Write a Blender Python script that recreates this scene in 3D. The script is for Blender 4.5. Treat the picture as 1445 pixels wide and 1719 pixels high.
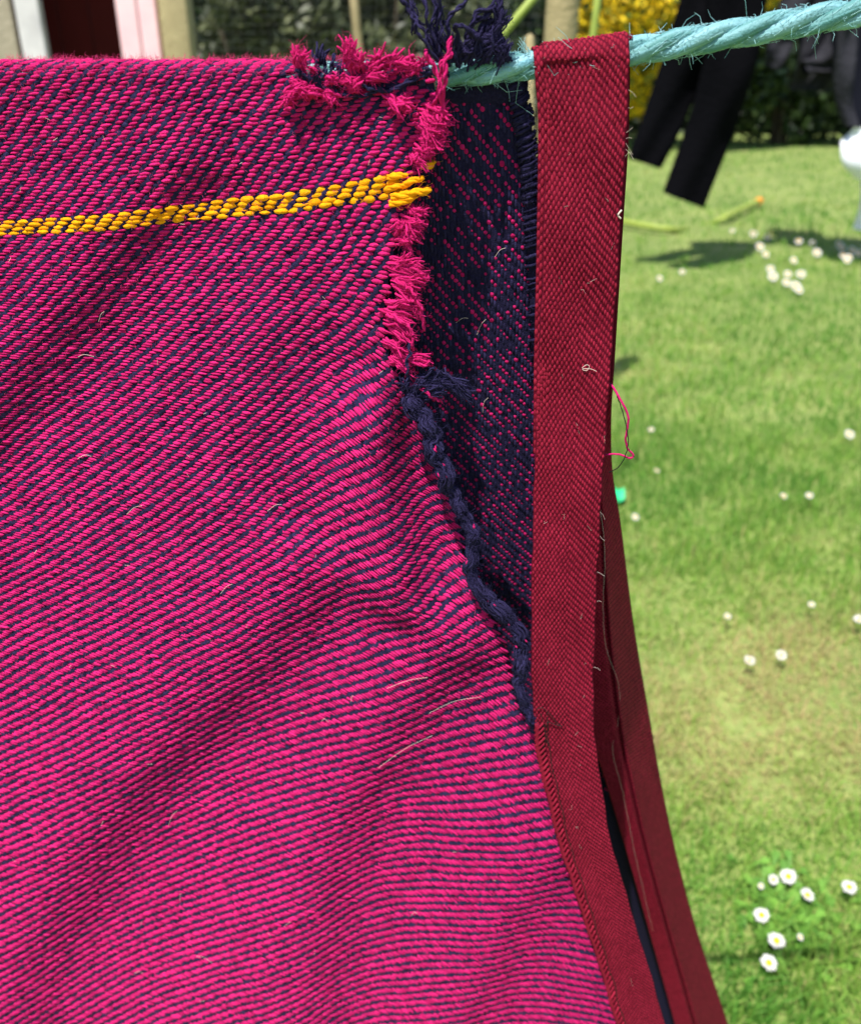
import bpy, math, random
import numpy as np
from mathutils import Vector, kdtree

rng = np.random.default_rng(7)
random.seed(7)
for o in list(bpy.data.objects):
    bpy.data.objects.remove(o)
scene = bpy.context.scene
col = scene.collection

# ------------------------------------------------------------------ camera
CAM_H = 1.25
PITCH = math.radians(27.0)
FPX = 1500.0                       # focal length in photo pixels (photo is 1445 wide)
CX, CY = 722.5, 859.5
cam_data = bpy.data.cameras.new('camera')
cam = bpy.data.objects.new('camera', cam_data)
col.objects.link(cam)
cam.location = (0, 0, CAM_H)
cam.rotation_euler = (math.pi / 2 - PITCH, 0, 0)
cam_data.sensor_fit = 'HORIZONTAL'
cam_data.lens = 26.0
cam_data.sensor_width = 26.0 * 1445.0 / FPX
cam_data.clip_start = 0.02
cam_data.clip_end = 200
cam_data.dof.use_dof = True
cam_data.dof.focus_distance = 0.42
cam_data.dof.aperture_fstop = 26.0 / 3.3
scene.camera = cam

# ------------------------------------------------------------------ world, sun
SUN = Vector((-0.22, -0.36, 0.90)).normalized()      # direction towards the sun
world = bpy.data.worlds.new('World')
scene.world = world
world.use_nodes = True
wn = world.node_tree
bg = wn.nodes['Background']
sky = wn.nodes.new('ShaderNodeTexSky')
sky.sky_type = 'NISHITA'
sky.sun_disc = False
sky.sun_elevation = math.asin(SUN.z)
sky.sun_rotation = math.atan2(SUN.x, SUN.y)
wn.links.new(sky.outputs[0], bg.inputs[0])
bg.inputs[1].default_value = 0.11
sl = bpy.data.lights.new('sun', 'SUN')
sl.energy = 5.0
sl.angle = math.radians(0.5)
sl.color = (1.0, 0.95, 0.87)
so = bpy.data.objects.new('sun', sl)
col.objects.link(so)
so.rotation_euler = SUN.to_track_quat('Z', 'Y').to_euler()
so.location = (-4, -3, 6)
scene.view_settings.view_transform = 'Standard'
scene.view_settings.look = 'None'
scene.view_settings.gamma = 1.0
scene.view_settings.exposure = 0.70
scene.view_settings.use_curve_mapping = False
scene.render.engine = 'CYCLES'

# ------------------------------------------------------------------ helpers
cp, sp = math.cos(PITCH), math.sin(PITCH)


def ray(px, py):
    x = (np.asarray(px, float) - CX) / FPX
    y = (CY - np.asarray(py, float)) / FPX
    return x + 0 * y, cp + y * sp + 0 * x, -sp + y * cp + 0 * x


def W(px, py, Y):
    """point of the upright plane at distance Y seen in this direction"""
    rx, ry, rz = ray(px, py)
    t = Y / ry
    return np.stack([rx * t, ry * t, CAM_H + rz * t], -1)


def G(px, py, z=0.0):
    """point of the ground seen in this direction"""
    rx, ry, rz = ray(px, py)
    t = (z - CAM_H) / rz
    return np.stack([rx * t, ry * t, CAM_H + rz * t], -1)


def tag(o, label=None, cat=None, group=None, kind=None):
    if label: o['label'] = label
    if cat: o['category'] = cat
    if group: o['group'] = group
    if kind: o['kind'] = kind
    return o


def empty(name, loc=(0, 0, 0)):
    o = bpy.data.objects.new(name, None)
    o.empty_display_size = 0.05
    o.location = loc
    col.objects.link(o)
    return o


def link_mesh(name, me, mat, parent):
    o = bpy.data.objects.new(name, me)
    if mat is not None:
        me.materials.append(mat)
    col.objects.link(o)
    if parent is not None:
        o.parent = parent
        o.matrix_parent_inverse.identity()
        base = Vector((0, 0, 0))
        p = parent
        while p is not None:
            base += p.location
            p = p.parent
        o.location = -base
    return o


def build_mesh(verts, faces, tint=None, smooth=True):
    """faces: list of (M,3) / (M,4) int arrays"""
    me = bpy.data.meshes.new('m')
    verts = np.asarray(verts, np.float32)
    me.vertices.add(len(verts))
    me.vertices.foreach_set('co', verts.ravel())
    loops, starts, totals, n = [], [], [], 0
    for f in faces:
        f = np.asarray(f, np.int32)
        if len(f) == 0: continue
        k = f.shape[1]
        loops.append(f.ravel())
        starts.append(n + np.arange(len(f)) * k)
        totals.append(np.full(len(f), k))
        n += f.size
    loops = np.concatenate(loops).astype(np.int32)
    starts = np.concatenate(starts).astype(np.int32)
    totals = np.concatenate(totals).astype(np.int32)
    me.loops.add(len(loops))
    me.loops.foreach_set('vertex_index', loops)
    me.polygons.add(len(starts))
    me.polygons.foreach_set('loop_start', starts)
    me.polygons.foreach_set('loop_total', totals)
    me.polygons.foreach_set('use_smooth', np.full(len(starts), smooth))
    if tint is not None:
        a = me.attributes.new('tint', 'FLOAT', 'POINT')
        a.data.foreach_set('value', np.asarray(tint, np.float32))
    me.update(calc_edges=True)
    return me


class MB:
    """collects pieces of geometry that form one mesh"""
    def __init__(self):
        self.v, self.q, self.t, self.tint, self.n = [], [], [], [], 0

    def add(self, v, q=None, t=None, tint=0.5):
        v = np.asarray(v, float).reshape(-1, 3)
        self.v.append(v)
        if q is not None and len(q): self.q.append(np.asarray(q) + self.n)
        if t is not None and len(t): self.t.append(np.asarray(t) + self.n)
        tt = np.broadcast_to(np.asarray(tint, float), (len(v),))
        self.tint.append(tt)
        self.n += len(v)

    def grid(self, P, tint=0.5, mask=None, flip=False):
        h, w = P.shape[:2]
        i = np.arange(h * w).reshape(h, w)
        q = np.stack([i[:-1, :-1], i[1:, :-1], i[1:, 1:], i[:-1, 1:]], -1)
        if flip: q = q[..., ::-1]
        if mask is not None: q = q[mask]
        tt = tint if np.ndim(tint) == 0 else np.asarray(tint).ravel()
        self.add(P.reshape(-1, 3), q.reshape(-1, 4), tint=tt)

    def tube(self, path, rad, sides=6, tint=0.5, caps=True, squash=None):
        P = np.asarray(path, float)
        n = len(P)
        r = np.broadcast_to(np.asarray(rad, float), (n,))
        T = np.gradient(P, axis=0)
        T /= np.linalg.norm(T, axis=1)[:, None] + 1e-12
        ref = np.array([0, 0, 1.0]) if abs(T[:, 2]).mean() < 0.8 else np.array([1.0, 0, 0])
        A = np.cross(T, ref); A /= np.linalg.norm(A, axis=1)[:, None] + 1e-12
        B = np.cross(T, A)
        th = np.arange(sides) * 2 * math.pi / sides
        ring = P[:, None] + r[:, None, None] * (np.cos(th)[None, :, None] * A[:, None] + np.sin(th)[None, :, None] * B[:, None])
        i = np.arange(n * sides).reshape(n, sides)
        j = np.roll(i, -1, 1)
        q = np.stack([i[:-1], j[:-1], j[1:], i[1:]], -1).reshape(-1, 4)
        v = ring.reshape(-1, 3)
        t = None
        if caps:
            v = np.vstack([v, P[0] - T[0] * r[0] * 0.6, P[-1] + T[-1] * r[-1] * 0.6])
            a, b = n * sides, n * sides + 1
            t = np.vstack([np.stack([j[0], i[0], np.full(sides, a)], -1), np.stack([i[-1], j[-1], np.full(sides, b)], -1)])
        self.add(v, q, t, tint)

    def box(self, c, s, rz=0.0, tint=0.5, bev=0.0):
        c = np.asarray(c, float); s = np.asarray(s, float) / 2
        b = bev
        # chamfered box: 3 offset rects
        ring = []
        for z, k in ((-s[2], b), (-s[2] + b, 0), (s[2] - b, 0), (s[2], b)):
            x, y = s[0] - k, s[1] - k
            bb = b if k == 0 else 0
            ring.append([(x - bb, y, z), (-x + bb, y, z), (-x, y - bb, z), (-x, -y + bb, z), (-x + bb, -y, z), (x - bb, -y, z), (x, -y + bb, z), (x, y - bb, z)])
        v = np.array(ring).reshape(-1, 3)
        cz, sz = math.cos(rz), math.sin(rz)
        v = np.stack([v[:, 0] * cz - v[:, 1] * sz, v[:, 0] * sz + v[:, 1] * cz, v[:, 2]], -1) + c
        i = np.arange(32).reshape(4, 8); j = np.roll(i, -1, 1)
        q = np.stack([i[:-1], j[:-1], j[1:], i[1:]], -1).reshape(-1, 4)
        q = np.vstack([q, [[7, 6, 1, 0][::1]], [[1, 6, 5, 2]], [[2, 5, 4, 3]], [[24, 25, 30, 31]], [[25, 26, 29, 30]], [[26, 27, 28, 29]]])
        self.add(v, q, tint=tint)

    def mesh(self, smooth=True):
        f = []
        if self.q: f.append(np.concatenate(self.q))
        if self.t: f.append(np.concatenate(self.t))
        return build_mesh(np.concatenate(self.v), f, np.concatenate(self.tint), smooth)

    def build(self, name, mat, parent=None, smooth=True):
        return link_mesh(name, self.mesh(smooth), mat, parent)


def spline(pts, n):
    """Catmull-Rom through points, n samples"""
    P = np.asarray(pts, float)
    P = np.vstack([2 * P[0] - P[1], P, 2 * P[-1] - P[-2]])
    m = len(P) - 3
    t = np.linspace(0, m - 1e-9, n)
    k = t.astype(int); u = (t - k)[:, None]
    p0, p1, p2, p3 = P[k], P[k + 1], P[k + 2], P[k + 3]
    return 0.5 * (2 * p1 + (p2 - p0) * u + (2 * p0 - 5 * p1 + 4 * p2 - p3) * u ** 2 + (3 * p1 - p0 - 3 * p2 + p3) * u ** 3)


def smoothpath(tab):
    """(y, x) table -> smooth function x(y)"""
    T = np.asarray(tab, float)
    S = spline(T, 400)
    return lambda y: np.interp(y, S[:, 0], S[:, 1])


# ------------------------------------------------------------------ materials
def nodes_of(name):
    m = bpy.data.materials.new(name)
    m.use_nodes = True
    nt = m.node_tree
    return m, nt, nt.nodes['Principled BSDF']


def mk(nt, t, **kw):
    n = nt.nodes.new(t)
    for k, v in kw.items():
        setattr(n, k, v)
    return n


def material(name, c1, c2=None, rough=0.85, nscale=40, tintpow=0.35, bump=0.0, bscale=300, sheen=0.0, spec=0.3,
             c3=None, detail=4, transl=0.0):
    """colour from the piece's own tint value, mottled by noise; fine relief by bump"""
    m, nt, bs = nodes_of(name)
    c2 = c2 or tuple(x * 0.7 for x in c1)
    tc = mk(nt, 'ShaderNodeTexCoord')
    no = mk(nt, 'ShaderNodeTexNoise')
    no.inputs['Scale'].default_value = nscale
    no.inputs['Detail'].default_value = detail
    nt.links.new(tc.outputs['Object'], no.inputs['Vector'])
    at = mk(nt, 'ShaderNodeAttribute', attribute_name='tint')
    mix = mk(nt, 'ShaderNodeMix', data_type='FLOAT')
    mix.inputs[0].default_value = tintpow
    nt.links.new(no.outputs['Fac'], mix.inputs[2])
    nt.links.new(at.outputs['Fac'], mix.inputs[3])
    ramp = mk(nt, 'ShaderNodeValToRGB')
    e = ramp.color_ramp.elements
    e[0].position, e[1].position = 0.25, 0.75
    e[0].color = (*c2, 1); e[1].color = (*c1, 1)
    if c3:
        k = e.new(0.97); k.color = (*c3, 1)
    nt.links.new(mix.outputs[0], ramp.inputs[0])
    nt.links.new(ramp.outputs[0], bs.inputs['Base Color'])
    bs.inputs['Roughness'].default_value = rough
    bs.inputs['Specular IOR Level'].default_value = spec
    if sheen:
        bs.inputs['Sheen Weight'].default_value = sheen
        bs.inputs['Sheen Roughness'].default_value = 0.5
        nt.links.new(ramp.outputs[0], bs.inputs['Sheen Tint'])
    if bump:
        b = mk(nt, 'ShaderNodeTexNoise')
        b.inputs['Scale'].default_value = bscale
        b.inputs['Detail'].default_value = 3
        nt.links.new(tc.outputs['Object'], b.inputs['Vector'])
        bm = mk(nt, 'ShaderNodeBump')
        bm.inputs['Strength'].default_value = bump
        bm.inputs['Distance'].default_value = 1.0 / bscale
        nt.links.new(b.outputs['Fac'], bm.inputs['Height'])
        nt.links.new(bm.outputs[0], bs.inputs['Normal'])
    if transl:
        bs.inputs['Transmission Weight'].default_value = 0
        out = nt.nodes['Material Output']
        tr = mk(nt, 'ShaderNodeBsdfTranslucent')
        ms = mk(nt, 'ShaderNodeMixShader')
        ms.inputs[0].default_value = transl
        nt.links.new(ramp.outputs[0], tr.inputs[0])
        nt.links.new(bs.outputs[0], ms.inputs[1])
        nt.links.new(tr.outputs[0], ms.inputs[2])
        nt.links.new(ms.outputs[0], out.inputs[0])
    return m


M = {}
M['pink'] = material('pink_wool', (0.60, 0.018, 0.160), (0.36, 0.008, 0.088), 0.95, 900, 0.5, 1.0, 2000, sheen=0.5, spec=0.08)
M['navy'] = material('navy_wool', (0.030, 0.025, 0.078), (0.010, 0.008, 0.028), 0.95, 900, 0.5, 1.0, 2000, sheen=0.06, spec=0.08)
M['yellow'] = material('yellow_wool', (0.92, 0.37, 0.008), (0.78, 0.28, 0.004), 0.95, 700, 0.5, 1.0, 2000, sheen=0.1, spec=0.08)
M['tape'] = material('maroon_tape', (0.265, 0.013, 0.036), (0.145, 0.006, 0.018), 0.7, 70, 0.5, 0.6, 3000, spec=0.06, detail=9)
M['tape_base'] = material('maroon_tape_ground', (0.105, 0.003, 0.015), (0.070, 0.002, 0.011), 0.9, 900, 0.3, 0.5, 3000, spec=0.1)  # same maroon, darkened: shade of the gaps between floats put into the colour
M['black_thread'] = material('black_thread', (0.010, 0.010, 0.012), (0.006, 0.006, 0.008), 0.6, 500)
M['pale_fibre'] = material('pale_fibre', (0.75, 0.62, 0.58), (0.55, 0.42, 0.36), 0.6, 200)
M['fuzz'] = material('pink_fuzz', (0.70, 0.05, 0.20), (0.55, 0.02, 0.12), 0.8, 300)
M['nfuzz'] = material('navy_fuzz', (0.05, 0.05, 0.11), (0.02, 0.02, 0.05), 0.8, 300)

# rope: fibres run along the strand (tint carries the colour run of each fibre)
M['rope'] = material('blue_rope', (0.22, 0.43, 0.49), (0.075, 0.22, 0.22), 0.55, 60, 0.62, 0.5, 900, spec=0.3, c3=(0.08, 0.40, 0.70))
M['rope_fibre'] = material('rope_fibre', (0.36, 0.62, 0.66), (0.16, 0.42, 0.46), 0.45, 100, 0.5, spec=0.5)

# ------------------------------------------------------------------ the setting: lawn
gm, gnt, gbs = nodes_of('lawn_soil')
gt = mk(gnt, 'ShaderNodeTexCoord')
g1 = mk(gnt, 'ShaderNodeTexNoise'); g1.inputs['Scale'].default_value = 2.2; g1.inputs['Detail'].default_value = 6
g2 = mk(gnt, 'ShaderNodeTexNoise'); g2.inputs['Scale'].default_value = 45; g2.inputs['Detail'].default_value = 4
gnt.links.new(gt.outputs['Object'], g1.inputs[0]); gnt.links.new(gt.outputs['Object'], g2.inputs[0])
gmx = mk(gnt, 'ShaderNodeMix', data_type='FLOAT'); gmx.inputs[0].default_value = 0.5
gnt.links.new(g1.outputs[0], gmx.inputs[2]); gnt.links.new(g2.outputs[0], gmx.inputs[3])
gr = mk(gnt, 'ShaderNodeValToRGB')
gr.color_ramp.elements[0].position = 0.35; gr.color_ramp.elements[0].color = (0.10, 0.16, 0.030, 1)
gr.color_ramp.elements[1].position = 0.65; gr.color_ramp.elements[1].color = (0.24, 0.28, 0.08, 1)
gnt.links.new(gmx.outputs[0], gr.inputs[0]); gnt.links.new(gr.outputs[0], gbs.inputs['Base Color'])
gbs.inputs['Roughness'].default_value = 0.95

mb = MB()
xs = np.linspace(-60, 60, 121); ys = np.linspace(-30, 90, 121)
X, Y = np.meshgrid(xs, ys)
mb.grid(np.stack([X, Y, 0.012 * np.sin(X * 1.3) * np.cos(Y * 0.9)], -1), flip=True)
tag(mb.build('lawn', gm), kind='structure')


def vnoise(x, y, seed, s):
    """smooth value noise on the ground"""
    r = np.random.default_rng(seed).random((64, 64))
    x = np.asarray(x) * s; y = np.asarray(y) * s
    i = np.floor(x).astype(int); j = np.floor(y).astype(int)
    fx = x - i; fy = y - j
    fx = fx * fx * (3 - 2 * fx); fy = fy * fy * (3 - 2 * fy)
    g = lambda a, b: r[a % 64, b % 64]
    return (g(i, j) * (1 - fx) + g(i + 1, j) * fx) * (1 - fy) + (g(i, j + 1) * (1 - fx) + g(i + 1, j + 1) * fx) * fy


M['grass'] = material('grass_blades', (0.16, 0.27, 0.048), (0.36, 0.31, 0.115), 0.6, 30, 0.85, spec=0.25, transl=0.40)
e = [n for n in M['grass'].node_tree.nodes if n.type == 'VALTORGB'][0].color_ramp.elements
e[0].color = (0.50, 0.41, 0.19, 1); e[0].position = 0.10
e[1].color = (0.10, 0.27, 0.038, 1); e[1].position = 0.92
k = e.new(0.45); k.color = (0.27, 0.44, 0.075, 1)


def blades(xy, h, w):
    n = len(xy)
    x, y = xy[:, 0], xy[:, 1]
    dry = vnoise(x, y, 3, 1.1) * 0.42 + vnoise(x, y, 4, 3.1) * 0.30 + vnoise(x, y, 5, 8) * 0.28
    dry = 0.5 + (dry - 0.5) * 1.5
    # the worn, yellowed patch a couple of paces away
    worn = np.exp(-(((x - 0.85) / 0.75) ** 2 + ((y - 1.50) / 0.34) ** 2))
    worn2 = np.exp(-(((x - 1.5) / 0.9) ** 2 + ((y - 2.25) / 0.22) ** 2)) + 0.8 * np.exp(-(((x - 4.6) / 1.5) ** 2 + ((y - 10.0) / 0.5) ** 2))
    green = np.clip(0.95 - 0.85 * np.clip(dry - 0.28, 0, 1) * 1.1 - 0.62 * worn - 0.15 * worn2, 0, 1)
    green = np.clip(green + rng.normal(0, 0.20, n), 0.02, 1)
    yaw = rng.uniform(0, 2 * math.pi, n)
    lean = rng.uniform(0.1, 0.9, n) * h
    ld = rng.uniform(0, 2 * math.pi, n)
    h = h * (0.55 + 0.9 * vnoise(x + 7, y + 3, 6, 11)) * rng.uniform(0.5, 1.3, n) * (1 - 0.45 * worn)
    w = w * rng.uniform(0.6, 1.3, n)
    b = np.stack([x, y, np.full(n, -0.003)], -1)
    sx = np.stack([np.cos(yaw), np.sin(yaw), 0 * x], -1) * (w / 2)[:, None]
    L = np.stack([np.cos(ld), np.sin(ld), 0 * x], -1) * lean[:, None]
    up = np.array([0, 0, 1.0]) * h[:, None]
    m = b + L * 0.32 + up * 0.6
    tp = b + L + up * (0.92 - 0.3 * (lean / (h + 1e-6)).clip(0, 1))[:, None]
    V = np.stack([b - sx, b + sx, m + sx * 0.8, m - sx * 0.8, tp], 1).reshape(-1, 3)
    i = np.arange(n)[:, None] * 5
    return V, i + np.array([[0, 1, 2, 3]]), i + np.array([[3, 2, 4]]), np.repeat(green, 5)


mb = MB()


def scatter(n, x0, x1, y0, y1, h, w, wedge=None):
    y = rng.uniform(y0, y1, n); x = rng.uniform(x0, x1, n)
    if wedge:
        x = y * rng.uniform(wedge[0], wedge[1], n) + x0 * 0
    V, q, t, g = blades(np.stack([x, y], -1), h, w)
    mb.add(V, q, t, g)


scatter(34000, 0, 0, 0.80, 1.7, 0.046, 0.0034, (0.05, 1.35))
scatter(32000, 0, 0, 1.7, 3.2, 0.042, 0.0036, (0.05, 0.85))
scatter(26000, 0, 0, 3.2, 6.5, 0.045, 0.0055, (0.05, 0.75))
scatter(18000, 0, 0, 6.5, 16.5, 0.055, 0.011, (-0.05, 0.7))
scatter(9000, -3.0, 0.3, 0.6, 6.0, 0.045, 0.008)
scatter(6000, -9, 1.5, 6.0, 16, 0.055, 0.014)
scatter(6000, 2.5, 9, 1.0, 9, 0.05, 0.012)
tag(mb.build('grass', M['grass'], smooth=False), 'short sunlit lawn grass, green with yellowed patches', 'grass', kind='stuff')

# ------------------------------------------------------------------ daisies
M['petal'] = material('daisy_petal', (0.72, 0.71, 0.69), (0.62, 0.61, 0.60), 0.7, 200, transl=0.2)
M['daisy_eye'] = material('daisy_centre', (0.80, 0.50, 0.02), (0.62, 0.34, 0.01), 0.85, 600, bump=0.6, bscale=900)
M['stem'] = material('daisy_stem', (0.10, 0.20, 0.03), (0.07, 0.14, 0.02), 0.6, 60)


def daisy_meshes(seed):
    r = np.random.default_rng(seed)
    p = MB()
    n = 19
    for k in range(n):
        a = 2 * math.pi * k / n + r.normal(0, 0.06)
        ln = 0.0112 * r.uniform(0.85, 1.08); lift = r.uniform(-0.0005, 0.0035)
        d = np.array([math.cos(a), math.sin(a), 0]); s = np.array([-d[1], d[0], 0])
        rows = [(0.0022, 0.0006, 0.0), (0.006, 0.0016, lift * 0.5), (0.0095, 0.0015, lift * 0.8), (ln, 0.0006, lift)]
        V = []
        for rr, w, z in rows:
            V += [d * rr - s * w + [0, 0, z], d * rr + [0, 0, z - 0.0004], d * rr + s * w + [0, 0, z]]
        i = np.arange(12).reshape(4, 3)
        q = np.concatenate([np.stack([i[:-1, c], i[:-1, c + 1], i[1:, c + 1], i[1:, c]], -1) for c in (0, 1)])
        p.add(np.array(V), q, tint=r.uniform(0.3, 0.8))
    c = MB()
    th = np.linspace(0, 2 * math.pi, 13)[:-1]
    prof = [(0.0001, 0.0044), (0.0024, 0.0040), (0.0042, 0.0026), (0.0047, 0.0010), (0.0030, -0.0012)]
    P = np.array([[(rr * math.cos(t), rr * math.sin(t), z) for t in list(th) + [0]] for rr, z in prof])
    c.grid(P)
    return p.mesh(), c.mesh()


D_M = [daisy_meshes(s) for s in range(4)]
for pm, cm in D_M:
    pm.materials.append(M['petal']); cm.materials.append(M['daisy_eye'])


def daisy(px, py, size, label, group, i, tilt=None):
    gx, gy, _ = G(px, py, 0.045)
    root = empty('daisy', (gx, gy, 0))
    tag(root, label, 'daisy', group)
    r = np.random.default_rng(i + 100)
    pm, cm = D_M[i % 4]
    hz = 0.045
    lx, ly = r.uniform(-0.01, 0.01, 2)
    st = MB()
    st.tube(spline([(lx, ly, 0), (lx * 0.6, ly * 0.6, hz * 0.5), (0, 0, hz)], 6), 0.0011, 5)
    o = st.build('stem', M['stem'], None); o.parent = root
    for nm, me in (('petals', pm), ('flower_centre', cm)):
        o = bpy.data.objects.new(nm, me); col.objects.link(o); o.parent = root
        o.location = (0, 0, hz)
        t = tilt if tilt is not None else r.uniform(0.15, 0.65)
        o.rotation_euler = (t, r.uniform(-0.3, 0.3) if nm == 'petals' else 0, 0)
        o.scale = (size,) * 3
    a = root.children[1].rotation_euler
    root.children[2].rotation_euler = a


near = [(1323, 1472, 1.15, 'largest daisy of the near clump, at its top edge'),
        (1298, 1477, 0.75, 'small half-closed daisy just left of the clump\'s top daisy'),
        (1277, 1488, 0.42, 'tiny white daisy bud at the upper left of the near clump'),
        (1355, 1503, 1.0, 'white daisy on the right side of the near clump'),
        (1278, 1537, 1.05, 'white daisy at the left side of the near clump, above two others'),
        (1303, 1580, 1.15, 'white daisy with clear yellow eye in the middle of the lower three'),
        (1290, 1617, 1.1, 'lowest white daisy of the near clump'),
        (1343, 1574, 0.45, 'tiny daisy bud alone at the right of the lower daisies'),
        (1425, 1490, 1.05, 'white daisy alone near the right edge, level with the near clump')]
for i, (x, y, s, lb) in enumerate(near):
    daisy(x, y, s, lb, 'daisies in the near clump', i)
mid = [(1258, 1109, 1.05, 'left of a pair of white daisies in mid lawn'), (1311, 1100, 1.05, 'right of a pair of white daisies in mid lawn'),
       (1362, 1015, 0.7, 'small faint daisy above the mid-lawn pair'), (1442, 1040, 1.1, 'daisy cut by the right edge beside the mid-lawn pair'),
       (1425, 729, 1.6, 'bright round daisy alone by the right edge at half height'), (1093, 721, 0.9, 'pale daisy right of the loose pink thread'),
       (1102, 790, 0.8, 'faint daisy just below the loop of loose thread'), (1315, 833, 1.0, 'left of two small daisies on yellowish turf'),
       (1358, 832, 1.0, 'right of two small daisies on yellowish turf'), (1066, 868, 0.95, 'faint daisy beside the rear tape below the green scrap'),
       (1221, 1035, 0.7, 'faint lone daisy up and left of the mid-lawn pair')]
for i, (x, y, s, lb) in enumerate(mid):
    daisy(x, y, s, lb, 'daisies dotted over the mid lawn', 20 + i)
far = [(1264, 392), (1288, 398), (1275, 414), (1285, 427), (1340, 404), (1364, 408), (1371, 424), (1332, 437), (1408, 410), (1415, 428),
       (1430, 420), (1425, 432), (1440, 425), (1293, 451), (1297, 464), (1322, 460), (1344, 460), (1320, 474), (1335, 480), (1341, 487),
       (1229, 387), (1145, 456), (1107, 467), (1421, 437), (1413, 416), (1452, 415), (1470, 425)]
for i, (x, y) in enumerate(far):
    lb = ('faint lone daisy left of the blurred daisy patch, nearer the tape' if x < 1120 else 'faint lone daisy left of the blurred daisy patch, halfway to the tape' if x < 1200 else 'pale daisy just left of the blurred patch' if x < 1250 else
          'white daisy in the left knot of the blurred far patch' if x < 1310 else 'white daisy in the middle of the blurred far patch' if x < 1390 else 'white daisy in the dense knot at the right of the far patch')
    daisy(x, y, [2.5, 2.2, 2.8, 2.1][i % 4] if x > 1250 else 1.6, lb, 'daisies far out on the lawn', 40 + i, tilt=0.8)

ctr = G(1330, 1545, 0.0)
rp_ = empty('daisy_plant', (float(ctr[0]), float(ctr[1]), 0)); tag(rp_, 'leafy green daisy plant among the near clump of daisies', 'plant')
M['rosette'] = material('daisy_leaf', (0.16, 0.34, 0.05), (0.09, 0.22, 0.03), 0.5, 60, 0.7, transl=0.2)
mb = MB()
for k in range(150):
    bx_, by_ = ctr[0] + rng.normal(0, 0.040), ctr[1] + rng.normal(0, 0.045)
    a = rng.uniform(0, 6.28); ln = rng.uniform(0.02, 0.04); up_ = rng.uniform(0.3, 1.0)
    d = np.array([math.cos(a), math.sin(a), 0]); sd = np.array([-d[1], d[0], 0])
    V = []
    for t, w in ((0, 0.0012), (0.45, 0.003), (0.75, 0.0075), (0.93, 0.006), (1.0, 0.001)):
        c = np.array([bx_, by_, 0.012]) + d * ln * t + np.array([0, 0, ln * up_ * (t - 0.45 * t * t)])
        V += [c - sd * w, c + [0, 0, -0.001], c + sd * w]
    i = np.arange(15).reshape(5, 3)
    mb.add(np.array(V), np.concatenate([np.stack([i[:-1, c], i[:-1, c + 1], i[1:, c + 1], i[1:, c]], -1) for c in (0, 1)]), tint=rng.random())
mb.build('leaves', M['rosette'], rp_)['kind'] = 'stuff'
M['green_scrap'] = material('green_scrap', (0.02, 0.55, 0.22), (0.02, 0.45, 0.18), 0.4, 20)
mb = MB()
g0 = G(1039, 832, 0.03)
a = np.linspace(-1, 1, 7); b = np.linspace(-1, 1, 5)
A, B = np.meshgrid(a, b)
mb.grid(np.stack([g0[0] + A * 0.016, g0[1] + B * 0.020 * (1 - 0.3 * A), g0[2] + 0.010 * A ** 2 + 0.012 * B], -1), flip=True)
o = mb.build('plastic_scrap', M['green_scrap'])
o.modifiers.new('thick', 'SOLIDIFY').thickness = 0.002
tag(o, 'bright green plastic scrap on the grass beside the rear tape', 'scrap')
M['orange_leaf'] = material('orange_plastic', (0.80, 0.30, 0.03), (0.70, 0.24, 0.02), 0.6, 60)

# garden hose lying in the grass, orange coupling at its end
M['lime'] = material('lime_plastic', (0.30, 0.37, 0.07), (0.24, 0.31, 0.06), 0.5, 30)
hp = [(900, 330, .02), (985, 352, .05), (1045, 371, .06), (1100, 381, .06), (1135, 385, .035), (1160, 384, -.03), (1190, 377, -.01), (1215, 365, .055), (1245, 350, .06), (1272, 338, .06)]
hp = spline(np.array([G(x, y, z) for x, y, z in hp]), 60)
hose = empty('garden_hose', tuple(hp[30] * [1, 1, 0]))
tag(hose, 'lime garden hose curving through the grass, ending in an orange coupling', 'hose')
mb = MB(); mb.tube(hp, 0.024, 10); mb.build('hose_pipe', M['lime'], hose)
hd = (hp[-1] - hp[-2]); hd /= np.linalg.norm(hd)
mb = MB(); mb.tube(np.array([hp[-1], hp[-1] + hd * 0.03, hp[-1] + hd * 0.05, hp[-1] + hd * 0.10]), [0.034, 0.036, 0.028, 0.026], 12)
mb.build('coupling', M['orange_leaf'], hose)

# ------------------------------------------------------------------ washing behind
M['black_cloth'] = material('black_cloth', (0.0026, 0.0026, 0.004), (0.0016, 0.0016, 0.0024), 0.9, 12, bump=0.4, bscale=40, spec=0.04)
M['charcoal'] = material('charcoal_cloth', (0.034, 0.034, 0.042), (0.020, 0.020, 0.027), 0.9, 10, bump=0.4, bscale=30, spec=0.04)
M['navy_cloth'] = material('dark_navy_cloth', (0.012, 0.013, 0.022), (0.007, 0.008, 0.013), 0.9, 10, spec=0.04)
M['white_cloth'] = material('white_cloth', (0.80, 0.82, 0.88), (0.70, 0.72, 0.80), 0.9, 10)
M['line'] = material('washing_line', (0.25, 0.45, 0.46), (0.18, 0.33, 0.34), 0.6, 30)


def leg(mb, rows, Y, depth=0.05, wav=0.01, seed=0):
    """a hollow, slightly rumpled cloth tube: rows of (left px, left py, right px, right py)"""
    r = np.random.default_rng(seed)
    R = np.asarray(rows, float)
    R = spline(R, 24)
    P = []
    ph = r.uniform(0, 6)
    for k, (lx, ly, rx, ry) in enumerate(R):
        a, b = W(lx, ly, Y), W(rx, ry, Y)
        ring = []
        for t in np.linspace(0, 2 * math.pi, 25):
            u = 0.5 - 0.5 * math.cos(t)
            dep = depth * math.sin(t) * (1 + 0.3 * math.sin(k * 0.5 + ph))
            p = a * (1 - u) + b * u
            ring.append(p + np.array([0, -dep + wav * math.sin(7 * u + ph + k * 0.35), 0]))
        P.append(ring)
    mb.grid(np.array(P), tint=0.5)


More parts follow.
